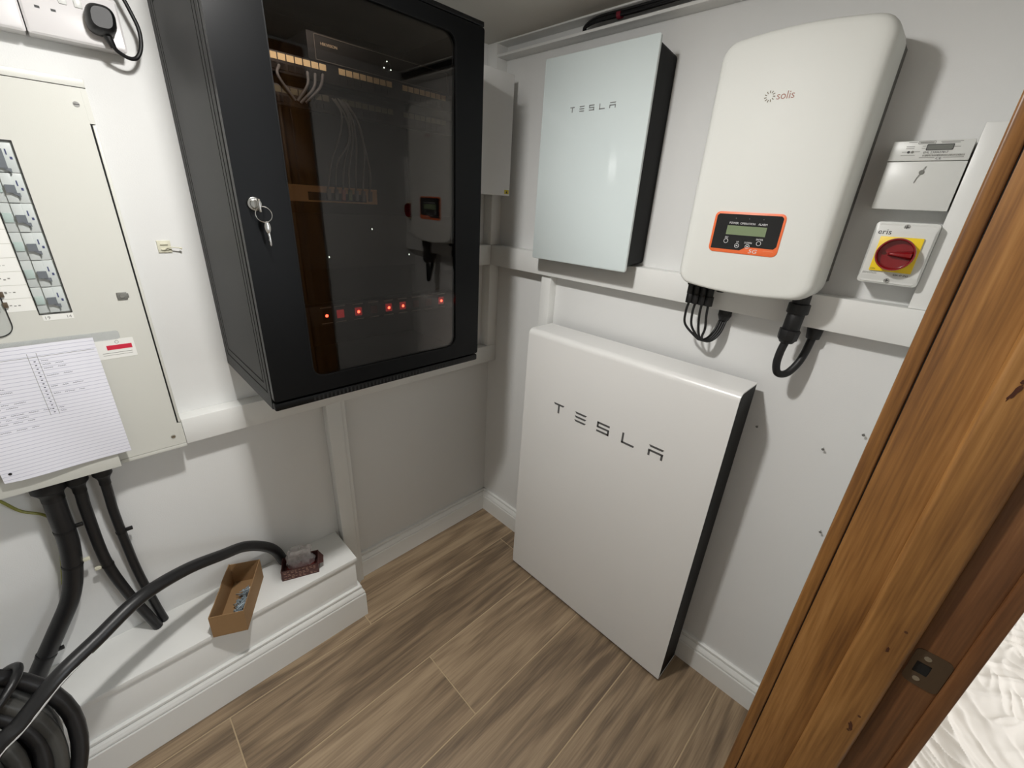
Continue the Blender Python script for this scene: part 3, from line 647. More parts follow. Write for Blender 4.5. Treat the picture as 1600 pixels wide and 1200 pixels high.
# the loose screws inside it, each a thing
scr0 = MB().cyl((0, 0, 0), (1, 0, 0), 0.0022, 0.030, 8, 0.0012).cyl((-0.0028, 0, 0), (1, 0, 0), 0.0052, 0.0028, 10, 0.0024)
first = None; rr = random.Random(11)
bxc = CB + eu * 0.62 + ev * 0.45
iu, iv = eu.normalized(), ev.normalized()
for i in range(60):
    s_ = rr.uniform(-1, 1); 
    pos = CB + eu * (0.60 + 0.17 * s_ * rr.random()) + ev * (0.44 + 0.27 * rr.uniform(-1, 1)) + Vector((0, 0, 0.0022 + 0.0052 + 0.0040 * (i // 14)))
    if first is None:
        o = solo('screw', scr0, ZINC, 'loose zinc screw in the heap inside the cardboard box', 'screw', group='loose screws in the cardboard box'); first = o
    else:
        o = first.copy(); COL.objects.link(o)
    o.matrix_world = Matrix.Translation(pos) @ Matrix.Rotation(rr.uniform(0, 6.28), 4, 'Z') @ Matrix.Rotation(rr.uniform(-0.12, 0.12), 4, 'Y') @ Matrix.Translation((-0.012, 0, 0))
c0 = CB + eu * 0.72 + ev * 0.70 + Vector((0, 0, 0.014))
solo('paper_tag', MB().loft([[c0 - iu * 0.014 - iv * 0.010, c0 + iu * 0.014 - iv * 0.010, c0 + iu * 0.014 + iv * 0.010 + Vector((0, 0, 0.004)), c0 - iu * 0.014 + iv * 0.010 + Vector((0, 0, 0.004))], [p + Vector((0, 0, 0.0005)) for p in (c0 - iu * 0.014 - iv * 0.010, c0 + iu * 0.014 - iv * 0.010, c0 + iu * 0.014 + iv * 0.010 + Vector((0, 0, 0.004)), c0 - iu * 0.014 + iv * 0.010 + Vector((0, 0, 0.004)))]]), LABELW, 'small white card lying on the screws in the cardboard box', 'card')

# dark red box with a clear bag
t = thing('screw_box', 'small open dark red patterned box beside the end of the thick cable', 'box', (0.10, -0.98, 0.3005))
B0 = Vector((0.121, -1.058, 0.3005)); bu = Vector((0.042, 0.112, 0)); bv = Vector((-0.062, 0.026, 0))
obox('b', t, B0, bu, bv, Vector((0, 0, 0.042)), 0.0016, DRED)
pat = MB(); outn = Vector((bu.y, -bu.x, 0)).normalized(); iu2 = bu.normalized(); rr = random.Random(5)
for r_ in range(6):
    for k in range(9):
        if rr.random() < 0.25: continue
        a_ = B0 + bu * (0.06 + 0.1 * k) + Vector((0, 0, 0.006 + r_ * 0.006)) + outn * 0.0002
        l_ = rr.uniform(0.006, 0.010)
        pat.loft([[a_, a_ + iu2 * l_, a_ + iu2 * l_ + Vector((0, 0, 0.0012)), a_ + Vector((0, 0, 0.0012))], [q + outn * 0.0003 for q in (a_, a_ + iu2 * l_, a_ + iu2 * l_ + Vector((0, 0, 0.0012)), a_ + Vector((0, 0, 0.0012)))]])
part('printed_pattern', pat, mat('pattern_cream', (0.72, 0.58, 0.50), 0.6), t)
part('flap', MB().loft([[B0 + bu + Vector((0, 0, 0.038)), B0 + bu + bv + Vector((0, 0, 0.038)), B0 + bu + bv * 0.75 + iu2 * 0.016 + Vector((0, 0, 0.026)), B0 + bu + bv * 0.25 + iu2 * 0.016 + Vector((0, 0, 0.026))], [q + Vector((0, 0, 0.0012)) for q in (B0 + bu + Vector((0, 0, 0.038)), B0 + bu + bv + Vector((0, 0, 0.038)), B0 + bu + bv * 0.75 + iu2 * 0.016 + Vector((0, 0, 0.026)), B0 + bu + bv * 0.25 + iu2 * 0.016 + Vector((0, 0, 0.026)))]]), DRED, t)
part('contents', MB().loft([[B0 + bu * 0.1 + bv * 0.15 + Vector((0, 0, 0.003)), B0 + bu * 0.9 + bv * 0.15 + Vector((0, 0, 0.003)), B0 + bu * 0.9 + bv * 0.85 + Vector((0, 0, 0.003)), B0 + bu * 0.1 + bv * 0.85 + Vector((0, 0, 0.003))], [B0 + bu * 0.12 + bv * 0.2 + Vector((0, 0, 0.018)), B0 + bu * 0.88 + bv * 0.2 + Vector((0, 0, 0.015)), B0 + bu * 0.85 + bv * 0.8 + Vector((0, 0, 0.022)), B0 + bu * 0.12 + bv * 0.8 + Vector((0, 0, 0.02))]]), mat('red_contents', (0.42, 0.13, 0.11), 0.5, var=0.4, vscale=90), t)
# crumpled clear bag: wrinkled hood standing in the box
bag = MB(); nu, nv = 22, 10; vs = []
bc = B0 + bu * 0.5 + bv * 0.62
for j in range(nv + 1):
    t_ = j / nv
    for i in range(nu):
        th = 2 * pi * i / nu; fac = 1.0 - 0.35 * t_ ** 2
        nz_ = noise.noise(Vector((cos(th) * 2.2, sin(th) * 2.2, t_ * 3)))
        p_ = bc + bu * 0.38 * fac * cos(th) * (1 + 0.25 * nz_) + bv * 0.34 * fac * sin(th) * (1 + 0.3 * nz_) + Vector((0, 0, 0.022 + 0.074 * t_ + 0.010 * nz_ * t_))
        vs.append(p_)
fs = [(j * nu + i, j * nu + (i + 1) % nu, (j + 1) * nu + (i + 1) % nu, (j + 1) * nu + i) for j in range(nv) for i in range(nu)]
bag.add(vs, fs)
solo('plastic_bag', bag, BAGM, 'crumpled clear plastic bag sticking up out of the dark red box', 'bag')

# ================================================================== NETWORK CABINET
Y0, Y1, Z0, Z1 = -1.0545, -0.4326, 1.0905, 1.990
D = 0.400
nc = thing('network_cabinet', 'large black wall cabinet with smoked glass door and lit red switches inside', 'cabinet', (-0.7435, 1.0905, 0.0), 'L')
part('back_panel', MB().box(Y0 + 0.0105, Y1 - 0.0125, Z0 + 0.002, Z1 - 0.002, 0.052, 0.058), INSIDE, nc)
part('wall_bracket', MB().box(Y0 + 0.05, Y1 - 0.05, Z1 - 0.10, Z1 - 0.04, 0.0005, 0.051).box(Y0 + 0.05, Y1 - 0.05, 1.42, 1.47, 0.0005, 0.051), INSIDE, nc)
part('top_panel', MB().box(Y0 + 0.0105, Y1 - 0.0125, Z1 - 0.012, Z1, 0.0585, D), CABB, nc, 0.002)
part('bottom_panel', MB().box(Y0 + 0.0105, Y1 - 0.0125, Z0, Z0 + 0.020, 0.0585, D), CABB, nc, 0.001)
part('front_rail', MB().box(Y0 + 0.0005, Y1 - 0.0005, Z0, Z0 + 0.020, D + 0.0005, D + 0.0195), CABB, nc, 0.004)
part('side_panel', MB().box(Y1 - 0.012, Y1, Z0 + 0.001, Z1 - 0.001, 0.0005, D), CABB, nc, 0.001)
# left side: outer frame ring, inner ring and centre plate over a near-flush black core, groove shade put into its colour
def rct(a0, a1, b0, b1): return rrect(a0, a1, b0, b1, 0.001, 1)
side_l = MB().box(Y0 + 0.0010, Y0 + 0.010, Z0, Z1, 0.0005, D)
part('side_core', side_l, DEEP, nc)
def side_ring(o0, i0, nm):
    mb = MB(); mb.ring([(a, b) for a, b in rct(*o0)], [(a, b) for a, b in rct(*i0)], 0.0, 0.0009)
    # (w, z) plane -> u
    mb.v = [(Y0 + 0.0009 - c, b, a) for a, b, c in mb.v]
    return part(nm, mb, CABS, nc)
side_ring((0.0005, D, Z0, Z1), (0.030, D - 0.0175, Z0 + 0.036, Z1 - 0.036), 'side_frame')
side_ring((0.0345, D - 0.0220, Z0 + 0.0405, Z1 - 0.0405), (0.050, D - 0.037, Z0 + 0.057, Z1 - 0.057), 'side_frame')
mbp = MB().box(Y0, Y0 + 0.0009, Z0 + 0.0610, Z1 - 0.0610, 0.0540, D - 0.0410); part('side_panel', mbp, CABS, nc)
# door
dr = part('door_frame', MB().ring(rrect(Y0 + 0.001, Y1 - 0.001, 1.1155, 1.9765, 0.006, 4), rrect(-0.958, -0.5215, 1.155, 1.945, 0.028, 4), D + 0.0045, D + 0.021), CABM, nc, 0)
part('glass_pane', MB().prism(rrect(-0.966, -0.5135, 1.147, 1.953, 0.02, 4), D + 0.0120, D + 0.0165), GLASSD, dr, label='smoked glass pane', smooth=False)
part('glass_lip', MB().ring(rrect(-0.9585, -0.521, 1.1545, 1.9455, 0.028, 4), rrect(-0.9565, -0.523, 1.1565, 1.9435, 0.027, 4), D + 0.0166, D + 0.0215), CABB, dr)
part('front_rail', MB().box(Y0 + 0.001, Y1 - 0.001, Z1 - 0.0115, Z1 - 0.0005, D + 0.0005, D + 0.020), CABB, nc, 0.002)
vs_ = MB()
for i in range(44): vs_.box(Y0 + 0.09 + i * 0.0105, Y0 + 0.0945 + i * 0.0105, Z0 + 0.0035, Z0 + 0.0155, D + 0.0194, D + 0.0200)
part('vent_slots', vs_, DEEP, nc, kind='stuff')
lk = part('lock', MB().cyl((-1.0255, 1.546, D + 0.021), (0, 0, 1), 0.0135, 0.005, 28, 0.0125).cyl((-1.0255, 1.546, D + 0.026), (0, 0, 1), 0.0095, 0.005, 24, 0.0085), STEEL, nc, 0.0006)
part('lock_key', MB().box(-1.0245, -1.0205, 1.532, 1.556, D + 0.031, D + 0.046), STEEL, lk, 0.0012)
kr = thing('key_ring', 'wire ring with a small key hanging from the cabinet lock', 'keys', (-1.018, 1.53, D + 0.04), 'L')
part('ring', MB().tube([(-1.0165 + 0.0135 * cos(q), 1.5275 + 0.0145 * sin(q), D + 0.040 + 0.005 * cos(q)) for q in [2 * pi * i / 12 for i in range(12)]], 0.0009, 8, 4, True), STEEL, kr)
part('key_bow', MB().prism(ellipse(-1.0135, 1.5035, 0.0058, 0.0118, 20), D + 0.039, D + 0.0415), STEEL, kr, 0.0006)
part('key_blade', MB().prism([(-1.0158, 1.494), (-1.0105, 1.494), (-1.0102, 1.470), (-1.0120, 1.4665), (-1.0140, 1.470), (-1.0135, 1.476), (-1.0150, 1.479), (-1.0140, 1.483)], D + 0.0395, D + 0.041), STEEL, kr, 0.0003)

# equipment inside the cabinet (front face at w = GX)
GX = 0.380
for a_ in (-0.995, -0.512):
    rk = part('rack_rail', MB().box(a_, a_ + 0.018, Z0 + 0.03, Z1 - 0.02, GX - 0.05, GX - 0.022), DEEP, nc)
nv_ = thing('video_recorder', 'black recorder with thin light outline behind the cabinet glass, top', 'recorder', (-0.70, 1.822, GX), 'L')
part('case', MB().box(-0.868, -0.515, 1.8235, 1.8720, GX - 0.23, GX), BLACK, nv_, 0.001)
OUTL = mat('pale_edge', (0.50, 0.48, 0.45), 0.4)
part('front_outline', MB().ring(rct(-0.8535, -0.521, 1.8255, 1.8695), rct(-0.8526, -0.5219, 1.8264, 1.8686), GX, GX + 0.0008), OUTL, nv_)
text('brand_print', 'HIKVISION', -0.8415, 1.8525, GX + 0.0003, 0.0075, mat('cream_print', (0.85, 0.78, 0.66), 0.5), nv_)
part('power_ring', MB().ring(ellipse(-0.6905, 1.848, 0.0095, 0.0105, 24), ellipse(-0.6905, 1.848, 0.0088, 0.0098, 24), GX, GX + 0.0008), GREYM, nv_)
for a_, b_ in ((-0.6905, 1.8575), (-0.6985, 1.8440), (-0.6815, 1.8430)):
    part('white_dot', MB().cyl((a_, b_, GX), (0, 0, 1), 0.0013, 0.001, 8), WDOT, nv_)  # small emissive white dots on the ring
def patch_panel(z, label, grp, m, sc=1.0):
    t_ = thing('network_patch_unit', label, 'patch panel', (-0.745, z - 0.012, GX), 'L', grp)
    part('panel', MB().box(-0.985, -0.503, z - 0.027, z + 0.0085, GX - 0.02, GX - 0.002), BLACK, t_, 0.0008)
    for g0 in (-0.9600, -0.8060, -0.6510):
        for k in range(8):
            u_ = g0 + 0.0161 * k
            lb_ = part('port_label', MB().box(u_, u_ + 0.0138, z - 0.0055, z + 0.0055, GX - 0.002, GX - 0.0012), m, t_)
            part('port', MB().box(u_ + 0.001, u_ + 0.0125, z - 0.0215, z - 0.0105, GX - 0.0019, GX - 0.0005), DEEP, t_)
    return t_
patch_panel(1.8150, 'upper patch panel with a row of bright cream port labels', 'patch panels', LABELY)
patch_panel(1.7600, 'lower patch panel with a dim row of grey port labels', 'patch panels', mat('dim_grey_label', (0.42, 0.41, 0.34), 0.6))
pcs = [((-0.928, 1.800), (-0.935, 1.780), (-0.905, 1.745)), ((-0.874, 1.800), (-0.880, 1.775), (-0.900, 1.745)), ((-0.858, 1.800), (-0.868, 1.772), (-0.895, 1.742)), ((-0.842, 1.802), (-0.855, 1.775), (-0.885, 1.745))]
for i, pth in enumerate(pcs):
    solo('patch_lead', MB().tube([(a_, b_, GX + 0.008 - 0.008 * abs(k - 1)) for k, (a_, b_) in enumerate(pth)], 0.0028, 8), mat('dim_patch_cable', (0.45, 0.45, 0.45), 0.5), ('leftmost', 'second from left', 'third from left', 'rightmost')[i] + ' of the four short grey leads between the two patch panels', 'cable', 'L', (pth[0][0], pth[0][1], 0.39), group='short patch leads at the top left of the rack')
drops = [((-0.828, 1.762), (-0.815, 1.735), (-0.8235, 1.69), (-0.8475, 1.640), (-0.8585, 1.58)), ((-0.816, 1.764), (-0.800, 1.730), (-0.806, 1.68), (-0.835, 1.635), (-0.841, 1.575)),
         ((-0.807, 1.762), (-0.791, 1.728), (-0.786, 1.68), (-0.792, 1.63), (-0.792, 1.575)), ((-0.800, 1.760), (-0.780, 1.725), (-0.765, 1.67), (-0.757, 1.62), (-0.757, 1.575)),
         ((-0.822, 1.762), (-0.806, 1.73), (-0.800, 1.69), (-0.818, 1.640), (-0.824, 1.575)), ((-0.812, 1.762), (-0.796, 1.728), (-0.795, 1.68), (-0.808, 1.63), (-0.808, 1.575)), ((-0.795, 1.758), (-0.776, 1.72), (-0.768, 1.67), (-0.774, 1.62), (-0.775, 1.575))]
for i, pth in enumerate(drops):
    solo('patch_lead', MB().tube([(a_, b_, GX + 0.002 + 0.010 * (0 < k < 4)) for k, (a_, b_) in enumerate(pth)], 0.0021, 8), CATG, ('leftmost', 'third', 'fifth', 'rightmost', 'second', 'fourth', 'sixth')[i] + ' from the left of seven pale drooping leads ending at the tan switch', 'cable', 'L', (pth[0][0], pth[0][1], 0.39), group='drooping patch leads')
tn = thing('network_switch', 'tan fronted switch with leads plugged in, middle of the cabinet', 'network switch', (-0.85, 1.553, GX), 'L')
part('case', MB().box(-0.985, -0.735, 1.5540, 1.5865, GX - 0.16, GX - 0.002), TAN, tn, 0.001)
part('front_edge', MB().box(-0.985, -0.736, 1.5850, 1.5875, GX - 0.002, GX), TAN, tn)
part('port_block', MB().box(-0.902, -0.765, 1.5575, 1.5745, GX - 0.002, GX - 0.0005), BLACK, tn)
for i, u_ in enumerate((-0.8585, -0.841, -0.824, -0.808, -0.792, -0.775, -0.757)):
    part('lead_plug', MB().prism([(u_ - 0.004, 1.560), (u_ + 0.004, 1.560), (u_ + 0.006, 1.583), (u_ - 0.002, 1.583)], GX, GX + 0.007), [CATG, CATG, mat('pink_plug', (0.80, 0.52, 0.45), 0.5), mat('green_plug', (0.50, 0.58, 0.40), 0.5), CATG, CATG, CATG][i], tn, 0.0008)
pd = thing('power_strip', 'black rack power strip with a row of red lit switches', 'power strip', (-0.745, 1.268, GX), 'L')
part('housing', MB().box(-0.985, -0.503, 1.2685, 1.3175, GX - 0.045, GX - 0.004), BLACK, pd, 0.001)
for i, (u_, m_) in enumerate(((-0.893, 1), (-0.8575, 2), (-0.8095, 1), (-0.7655, 0), (-0.7215, 1), (-0.6775, 1), (-0.6335, 0), (-0.5905, 3), (-0.5455, 1))):
    nm = {0: REDOFF, 1: REDDIM, 2: REDDIM, 3: REDOFF}[m_]
    sw = part('rocker_switch', MB().box(u_ - 0.0095, u_ + 0.0095, 1.2825, 1.3035, GX - 0.004, GX - 0.001), nm if i else BLACK, pd, 0.0015)
    if m_ in (1,): part('neon_light', MB().cyl((u_, 1.2925, GX - 0.001), (0, 0, 1), 0.0038, 0.0015, 14, 0.003), REDLED, sw, label='glowing red neon')
    part('switch_edge', MB().box(u_ - 0.0135, u_ + 0.0135, 1.3115, 1.3140, GX - 0.004, GX - 0.002).box(u_ - 0.0135, u_ + 0.0135, 1.2725, 1.2742, GX - 0.004, GX - 0.002), mat('pale_switch_edge', (0.62, 0.60, 0.56), 0.5), sw)
bk = thing('blank_panel', 'plain black rack panel with three tiny white dots', 'rack panel', (-0.745, 1.42, GX), 'L')
part('panel', MB().box(-0.985, -0.503, 1.405, 1.53, GX - 0.012, GX - 0.006), INSIDE, bk, 0.0006)
for a_, b_ in ((-0.753, 1.4965), (-0.869, 1.4325), (-0.6485, 1.4310)):
    part('white_dot', MB().box(a_ - 0.0008, a_ + 0.0008, b_ - 0.0020, b_ + 0.0020, GX - 0.006, GX - 0.005), WDOT, bk)  # three small emissive white dots on the panel

# ================================================================== WHITE BOX by the corner
t = thing('junction_box', 'white wall box half hidden behind the black cabinet, by the corner', 'box', (-0.25, 1.603, 0.0), 'L')
part('case', MB().box(-0.40, -0.0565, 1.6035, 1.990, 0.0, 0.142), WALL, t, 0.002)
part('lid', MB().box(-0.401, -0.0555, 1.6025, 1.991, 0.1425, 0.150), WALL, t, 0.0015)
part('warning_sticker', MB().box(-0.0830, -0.0600, 1.6085, 1.6225, 0.150, 0.1504), mat('yellow_sticker', (0.85, 0.78, 0.15), 0.5), t)
part('sticker_print', MB().prism([(-0.0765, 1.6105), (-0.0665, 1.6105), (-0.0715, 1.6205)], 0.1504, 0.1506), PRINT, t)

# ================================================================== BATTERY (standing on the floor)
bx0, bx1, fb, ft = 0.4035, 1.1565, 0.012, 1.153
bt_ = thing('battery_unit', 'large white floor-standing home battery with black side and grey lettering', 'battery', (0.78, 0.0, 0.10), 'R')
def arc(cx, cy, r, a0, a1, n=6): return [(cx + r * cos(radians(a0 + (a1 - a0) * i / n)), cy + r * sin(radians(a0 + (a1 - a0) * i / n))) for i in range(n + 1)]
# profile in (w, v): front sheet, rounded top edge, top sheet
fw = 0.1655; tr = 0.022; th = 0.0035
outer = [(fw, fb)] + arc(fw - tr, ft - tr, tr, 0, 90) + [(0.036, ft)]
inner = [(0.036, ft - th)] + arc(fw - tr, ft - tr, tr - th, 90, 0) + [(fw - th, fb)]
prof = outer + inner
part('white_cover', MB().loft([[(bx0, v, w) for w, v in prof], [(bx1, v, w) for w, v in prof]]), COVER, bt_)
bp_ = [(0.036, fb + 0.004)] + [(fw - th - 0.0006, fb + 0.004)] + arc(fw - tr, ft - tr, tr - th - 0.0006, 0, 90) + [(0.036, ft - th - 0.0006)]
part('black_body', MB().loft([[(bx0 + 0.004, v, w) for w, v in bp_], [(bx1 - 0.0012, v, w) for w, v in bp_]]), SEMI, bt_)
part('foot_rail', MB().box(bx0 + 0.02, bx1 - 0.02, 0.0002, fb + 0.0035, 0.045, 0.155), SEMI, bt_)
part('bottom_trim', MB().box(bx1 - 0.0012, bx1, fb, fb + 0.004, 0.036, fw - th), COVER, bt_, label='thin white edge along the bottom')
def strokes(name, parent, letters, w, z_lo, z_hi, m, th):
    """wide-spaced lettering T E S L A made of bars (u0,u1)"""
    h = z_hi - z_lo; b = th
    for ch, (u0, u1) in letters:
        W = u1 - u0; s = 0.10 * W; mb = MB()
        def bar(v, a=u0, c=u1): mb.prism([(a, v + b * 0.9), (a + s, v), (c - s, v), (c, v + b * 0.9), (c, v + b), (a, v + b)], w, w + 0.0006)
        if ch == 'T': bar(z_hi - b); mb.box((u0 + u1) / 2 - b * 0.55, (u0 + u1) / 2 + b * 0.55, z_lo, z_hi - b, w, w + 0.0006)
        if ch == 'E': bar(z_hi - b); bar((z_lo + z_hi) / 2 - b / 2); bar(z_lo)
        if ch == 'S':
            mb.box(u0, u1, z_hi - b, z_hi, w, w + 0.0006); mb.box(u0, u1, (z_lo + z_hi - b) / 2, (z_lo + z_hi + b) / 2, w, w + 0.0006); mb.box(u0, u1, z_lo, z_lo + b, w, w + 0.0006)
            mb.box(u0, u0 + b, (z_lo + z_hi) / 2, z_hi, w, w + 0.0006); mb.box(u1 - b, u1, z_lo, (z_lo + z_hi) / 2, w, w + 0.0006)
        if ch == 'L': mb.box(u0, u0 + b, z_lo, z_hi, w, w + 0.0006); mb.box(u0, u1, z_lo, z_lo + b, w, w + 0.0006)
        if ch == 'A':
            bar(z_hi - b); mb.box(u0, u1, (z_lo + z_hi - b) / 2, (z_lo + z_hi + b) / 2, w, w + 0.0006)
            mb.box(u0, u0 + b, z_lo, (z_lo + z_hi) / 2, w, w + 0.0006); mb.box(u1 - b, u1, z_lo, (z_lo + z_hi) / 2, w, w + 0.0006)
        part('letter', mb, m, parent, 0)
strokes('l', bt_, [('T', (0.5545, 0.6030)), ('E', (0.6535, 0.7035)), ('S', (0.7485, 0.7985)), ('L', (0.8475, 0.8945)), ('A', (0.9440, 0.9940))], fw + 0.0001, 0.8675, 0.9055, LOGO, 0.0068)

# ================================================================== GATEWAY (glass fronted)
gw = thing('energy_gateway', 'white glass-fronted unit with small grey lettering on the right wall', 'gateway', (0.548, 1.70, 0.0), 'R')
part('body', MB().loft([[(a, b, 0.0004) for a, b in rrect(0.372, 0.7275, 1.419, 1.974, 0.012)], [(a, b, 0.117) for a, b in rrect(0.370, 0.7365, 1.412, 1.981, 0.012)]]), SEMI, gw)
part('glass_front', MB().loft([[(a, b, 0.1172) for a, b in rrect(0.3572, 0.7403, 1.4012, 1.9893, 0.006)], [(a, b, 0.1255) for a, b in rrect(0.3565, 0.7410, 1.4005, 1.9900, 0.006)], [(a, b, 0.1267) for a, b in rrect(0.3577, 0.7398, 1.4017, 1.9888, 0.006)]]), GLASSW, gw)
strokes('l', gw, [('T', (0.4705, 0.4880)), ('E', (0.5055, 0.5245)), ('S', (0.5415, 0.5595)), ('L', (0.5775, 0.5965)), ('A', (0.6120, 0.6325))], 0.1268, 1.8385, 1.8530, LOGO2, 0.0026)

# ================================================================== INVERTER
iv_ = thing('solar_inverter', 'white rounded inverter with an orange-framed black control panel', 'inverter', (1.08, 1.66, 0.0), 'R')
def inv_outline(u0, u1, v0, v1, r, sag, n=6):
    P = []
    W = (u1 - u0) / 2; cu_ = (u0 + u1) / 2
    for cx_, cy_, a_ in ((u1 - r, v1 - r, 0), (u0 + r, v1 - r, 90), (u0 + r, v0 + r, 180), (u1 - r, v0 + r, 270)):
        for k_ in range(n + 1):
            t_ = radians(a_ + 90 * k_ / n); P.append([cx_ + r * cos(t_), cy_ + r * sin(t_)])
    out = []
    m = len(P)
    for i in range(m):
        a_ = P[i]; b_ = P[(i + 1) % m]; out.append(a_)
        if abs(a_[0] - b_[0]) > 0.08:
            for k_ in range(1, 8): out.append([a_[0] + (b_[0] - a_[0]) * k_ / 8, a_[1]])
        elif abs(a_[1] - b_[1]) > 0.08:
            for k_ in range(1, 4): out.append([a_[0], a_[1] + (b_[1] - a_[1]) * k_ / 4])
    res = []
    for u, v in out:
        q = 1 - ((u - cu_) / W) ** 2; q = max(0, q)
        if v > (v0 + v1) / 2: v += sag * q * ((v - (v0 + v1) / 2) / ((v1 - v0) / 2))
        else: v -= sag * q * (((v0 + v1) / 2 - v) / ((v1 - v0) / 2))
        res.append((u, v))
    return res
prs = [(0.050, 0.0, 0.0), (0.122, 0.0, 0.0), (0.135, 0.0015, 0.0012), (0.147, 0.0065, 0.005), (0.1535, 0.015, 0.010), (0.156, 0.027, 0.017), (0.157, 0.045, 0.030)]
rings = []
for w_, ins, iz in prs:
    rings.append([(u, v, w_) for u, v in inv_outline(0.9165 + ins * 0.45, 1.2345 - ins * 0.8, 1.4075 + iz * 0.30, 1.9290 - iz * 0.45, 0.033 - ins * 0.3, 0.013)])
part('white_cover', MB().loft(rings), INV, iv_)
hs = MB().box(0.932, 1.2320, 1.442, 1.905, 0.0005, 0.0495)
part('heat_sink', hs, mat('heat_sink_grey', (0.38, 0.38, 0.36), 0.5, 0.2), iv_)
# control panel
PW = 0.1575
part('orange_bezel', MB().prism(rrect(0.9860, 1.1425, 1.4925, 1.5855, 0.012), PW - 0.001, PW + 0.0010), ORANGE, iv_, 0.0004)
part('black_panel', MB().prism([(0.9915, 1.5005), (1.060, 1.5005), (1.074, 1.5095), (1.132, 1.5095), (1.1375, 1.515), (1.1375, 1.576), (1.133, 1.5805), (0.996, 1.5805), (0.9915, 1.576)], PW + 0.001, PW + 0.0016), mat('gloss_black_panel', (0.09, 0.09, 0.09), 0.15), iv_)
part('lcd', MB().box(1.0205, 1.1085, 1.5345, 1.5550, PW + 0.0016, PW + 0.0022), LCD, iv_, label='grey-green display')
for u_, s_ in ((1.023, 'POWER'), (1.048, 'OPERATION'), (1.088, 'ALARM')): text('panel_print', s_, u_, 1.5585, PW + 0.0016, 0.0066, PRINTW, iv_, sx=0.92)
for u_, v_, s_ in ((1.0245, 1.5195, 'ESC'), (1.0520, 1.5105, 'UP'), (1.0760, 1.5105, 'DOWN'), (1.0990, 1.5195, 'ENTER')):
    part('button', MB().ring(ellipse(u_, v_, 0.0052, 0.0052, 20), ellipse(u_, v_, 0.0043, 0.0043, 20), PW + 0.0016, PW + 0.0021), PRINTW, iv_)
    text('panel_print', s_, u_, v_ + 0.0065, PW + 0.0016, 0.0056, PRINTW, iv_, 'CENTER', sx=0.9)
part('arrow', MB().prism([(1.0490, 1.5092), (1.0550, 1.5092), (1.0520, 1.5125)], PW + 0.0016, PW + 0.0021), PRINTW, iv_)
part('arrow', MB().prism([(1.0730, 1.5118), (1.0790, 1.5118), (1.0760, 1.5085)], PW + 0.0016, PW + 0.0021), PRINTW, iv_)
for u_ in (1.036, 1.066, 1.097): part('indicator', MB().cyl((u_, 1.5715, PW + 0.0016), (0, 0, 1), 0.0010, 0.0004, 8), GREYM, iv_)
text('model_print', '5G', 1.0800, 1.4965, PW + 0.0011, 0.0125, PRINTW, iv_, sx=1.25, shear=0.15)
part('model_print', MB().box(1.112, 1.133, 1.5035, 1.5043, PW + 0.001, PW + 0.0014), mat('pale_orange', (0.95, 0.62, 0.45), 0.5), iv_)
# sun logo and name
CO = Vector((1.0430, 1.8165))
mbl = MB()
for i in range(11):
    a_ = 2 * pi * i / 11; c1, s1 = cos(a_), sin(a_); r0_, r1_ = 0.0062, 0.0108; wd = 0.0011
    mbl.prism([(CO.x + c1 * r0_ - s1 * wd * 0.6, CO.y + s1 * r0_ + c1 * wd * 0.6), (CO.x + c1 * r0_ + s1 * wd * 0.6, CO.y + s1 * r0_ - c1 * wd * 0.6), (CO.x + c1 * r1_ + s1 * wd * 1.5, CO.y + s1 * r1_ - c1 * wd * 1.5), (CO.x + c1 * r1_ - s1 * wd * 0.2, CO.y + s1 * r1_ + c1 * wd * 0.2)], PW - 0.0002, PW + 0.0003)
part('sun_logo', mbl, mat('olive_logo', (0.47, 0.44, 0.36), 0.5), iv_)
text('brand_print', 'solis', 1.0565, 1.8095, PW - 0.0002, 0.0205, LOGOR, iv_, sx=0.98)

# connectors and cables under the inverter
def solar_lead(x, label):
    t_ = thing('solar_connector', label, 'connector', (x, 1.36, 0.085), 'R', 'plug-in connectors under the inverter')
    part('socket_half', MB().cyl((x - 0.002, 1.398, 0.085), (0, -1, 0), 0.0092, 0.030, 14), BLACK, t_, 0.001)
    part('plug_half', MB().cyl((x, 1.368, 0.085), (0, -1, 0), 0.0108, 0.026, 8), BLACK, t_, 0.001)
    return t_
xs = (0.9375, 0.9555, 0.9745, 0.9925)
ends = ((1.013, 1.30), (1.019, 1.302), (1.025, 1.300), (1.030, 1.303))
for i, x_ in enumerate(xs):
    solar_lead(x_, ('leftmost', 'second from left', 'third from left', 'rightmost')[i] + ' black connector of four under the inverter')
    lo = (0.985 + 0.006 * i, 1.238 + 0.003 * (i % 2))
    ex, ez = ends[i]
    b_ = 0.003 * i
    solo('solar_cable', MB().tube([(x_, 1.343, 0.085), (x_ - 0.003 + b_ * 0.5, 1.315, 0.085), (x_ + 0.001 + b_ * 0.4, 1.278, 0.080), (lo[0] - 0.012, 1.247, 0.072), (lo[0] + 0.001, 1.239, 0.064), (lo[0] + 0.014, 1.246, 0.050), (lo[0] + 0.024, 1.268, 0.038), (ex, ez, 0.024)], 0.0033, 10), BLACK,
         ('leftmost', 'second from left', 'third from left', 'rightmost')[i] + ' thin black lead looping under the inverter', 'cable', 'R', (x_, 1.34, 0.085), group='thin looping leads under the inverter')
part_ = thing('dc_isolator_base', 'black plastic block right of the four connectors under the inverter', 'plug', (1.01, 1.39, 0.085), 'R')
part('block', MB().box(0.929, 1.0010, 1.3930, 1.4020, 0.070, 0.100), BLACK, part_, 0.001)
part('block', MB().cyl((1.0145, 1.4010, 0.085), (0, -1, 0), 0.0095, 0.016, 6), BLACK, part_, 0.001)
cg = thing('conduit_end', 'black conduit end under the rail where the four thin leads enter', 'conduit', (1.025, 1.31, 0.0), 'R')
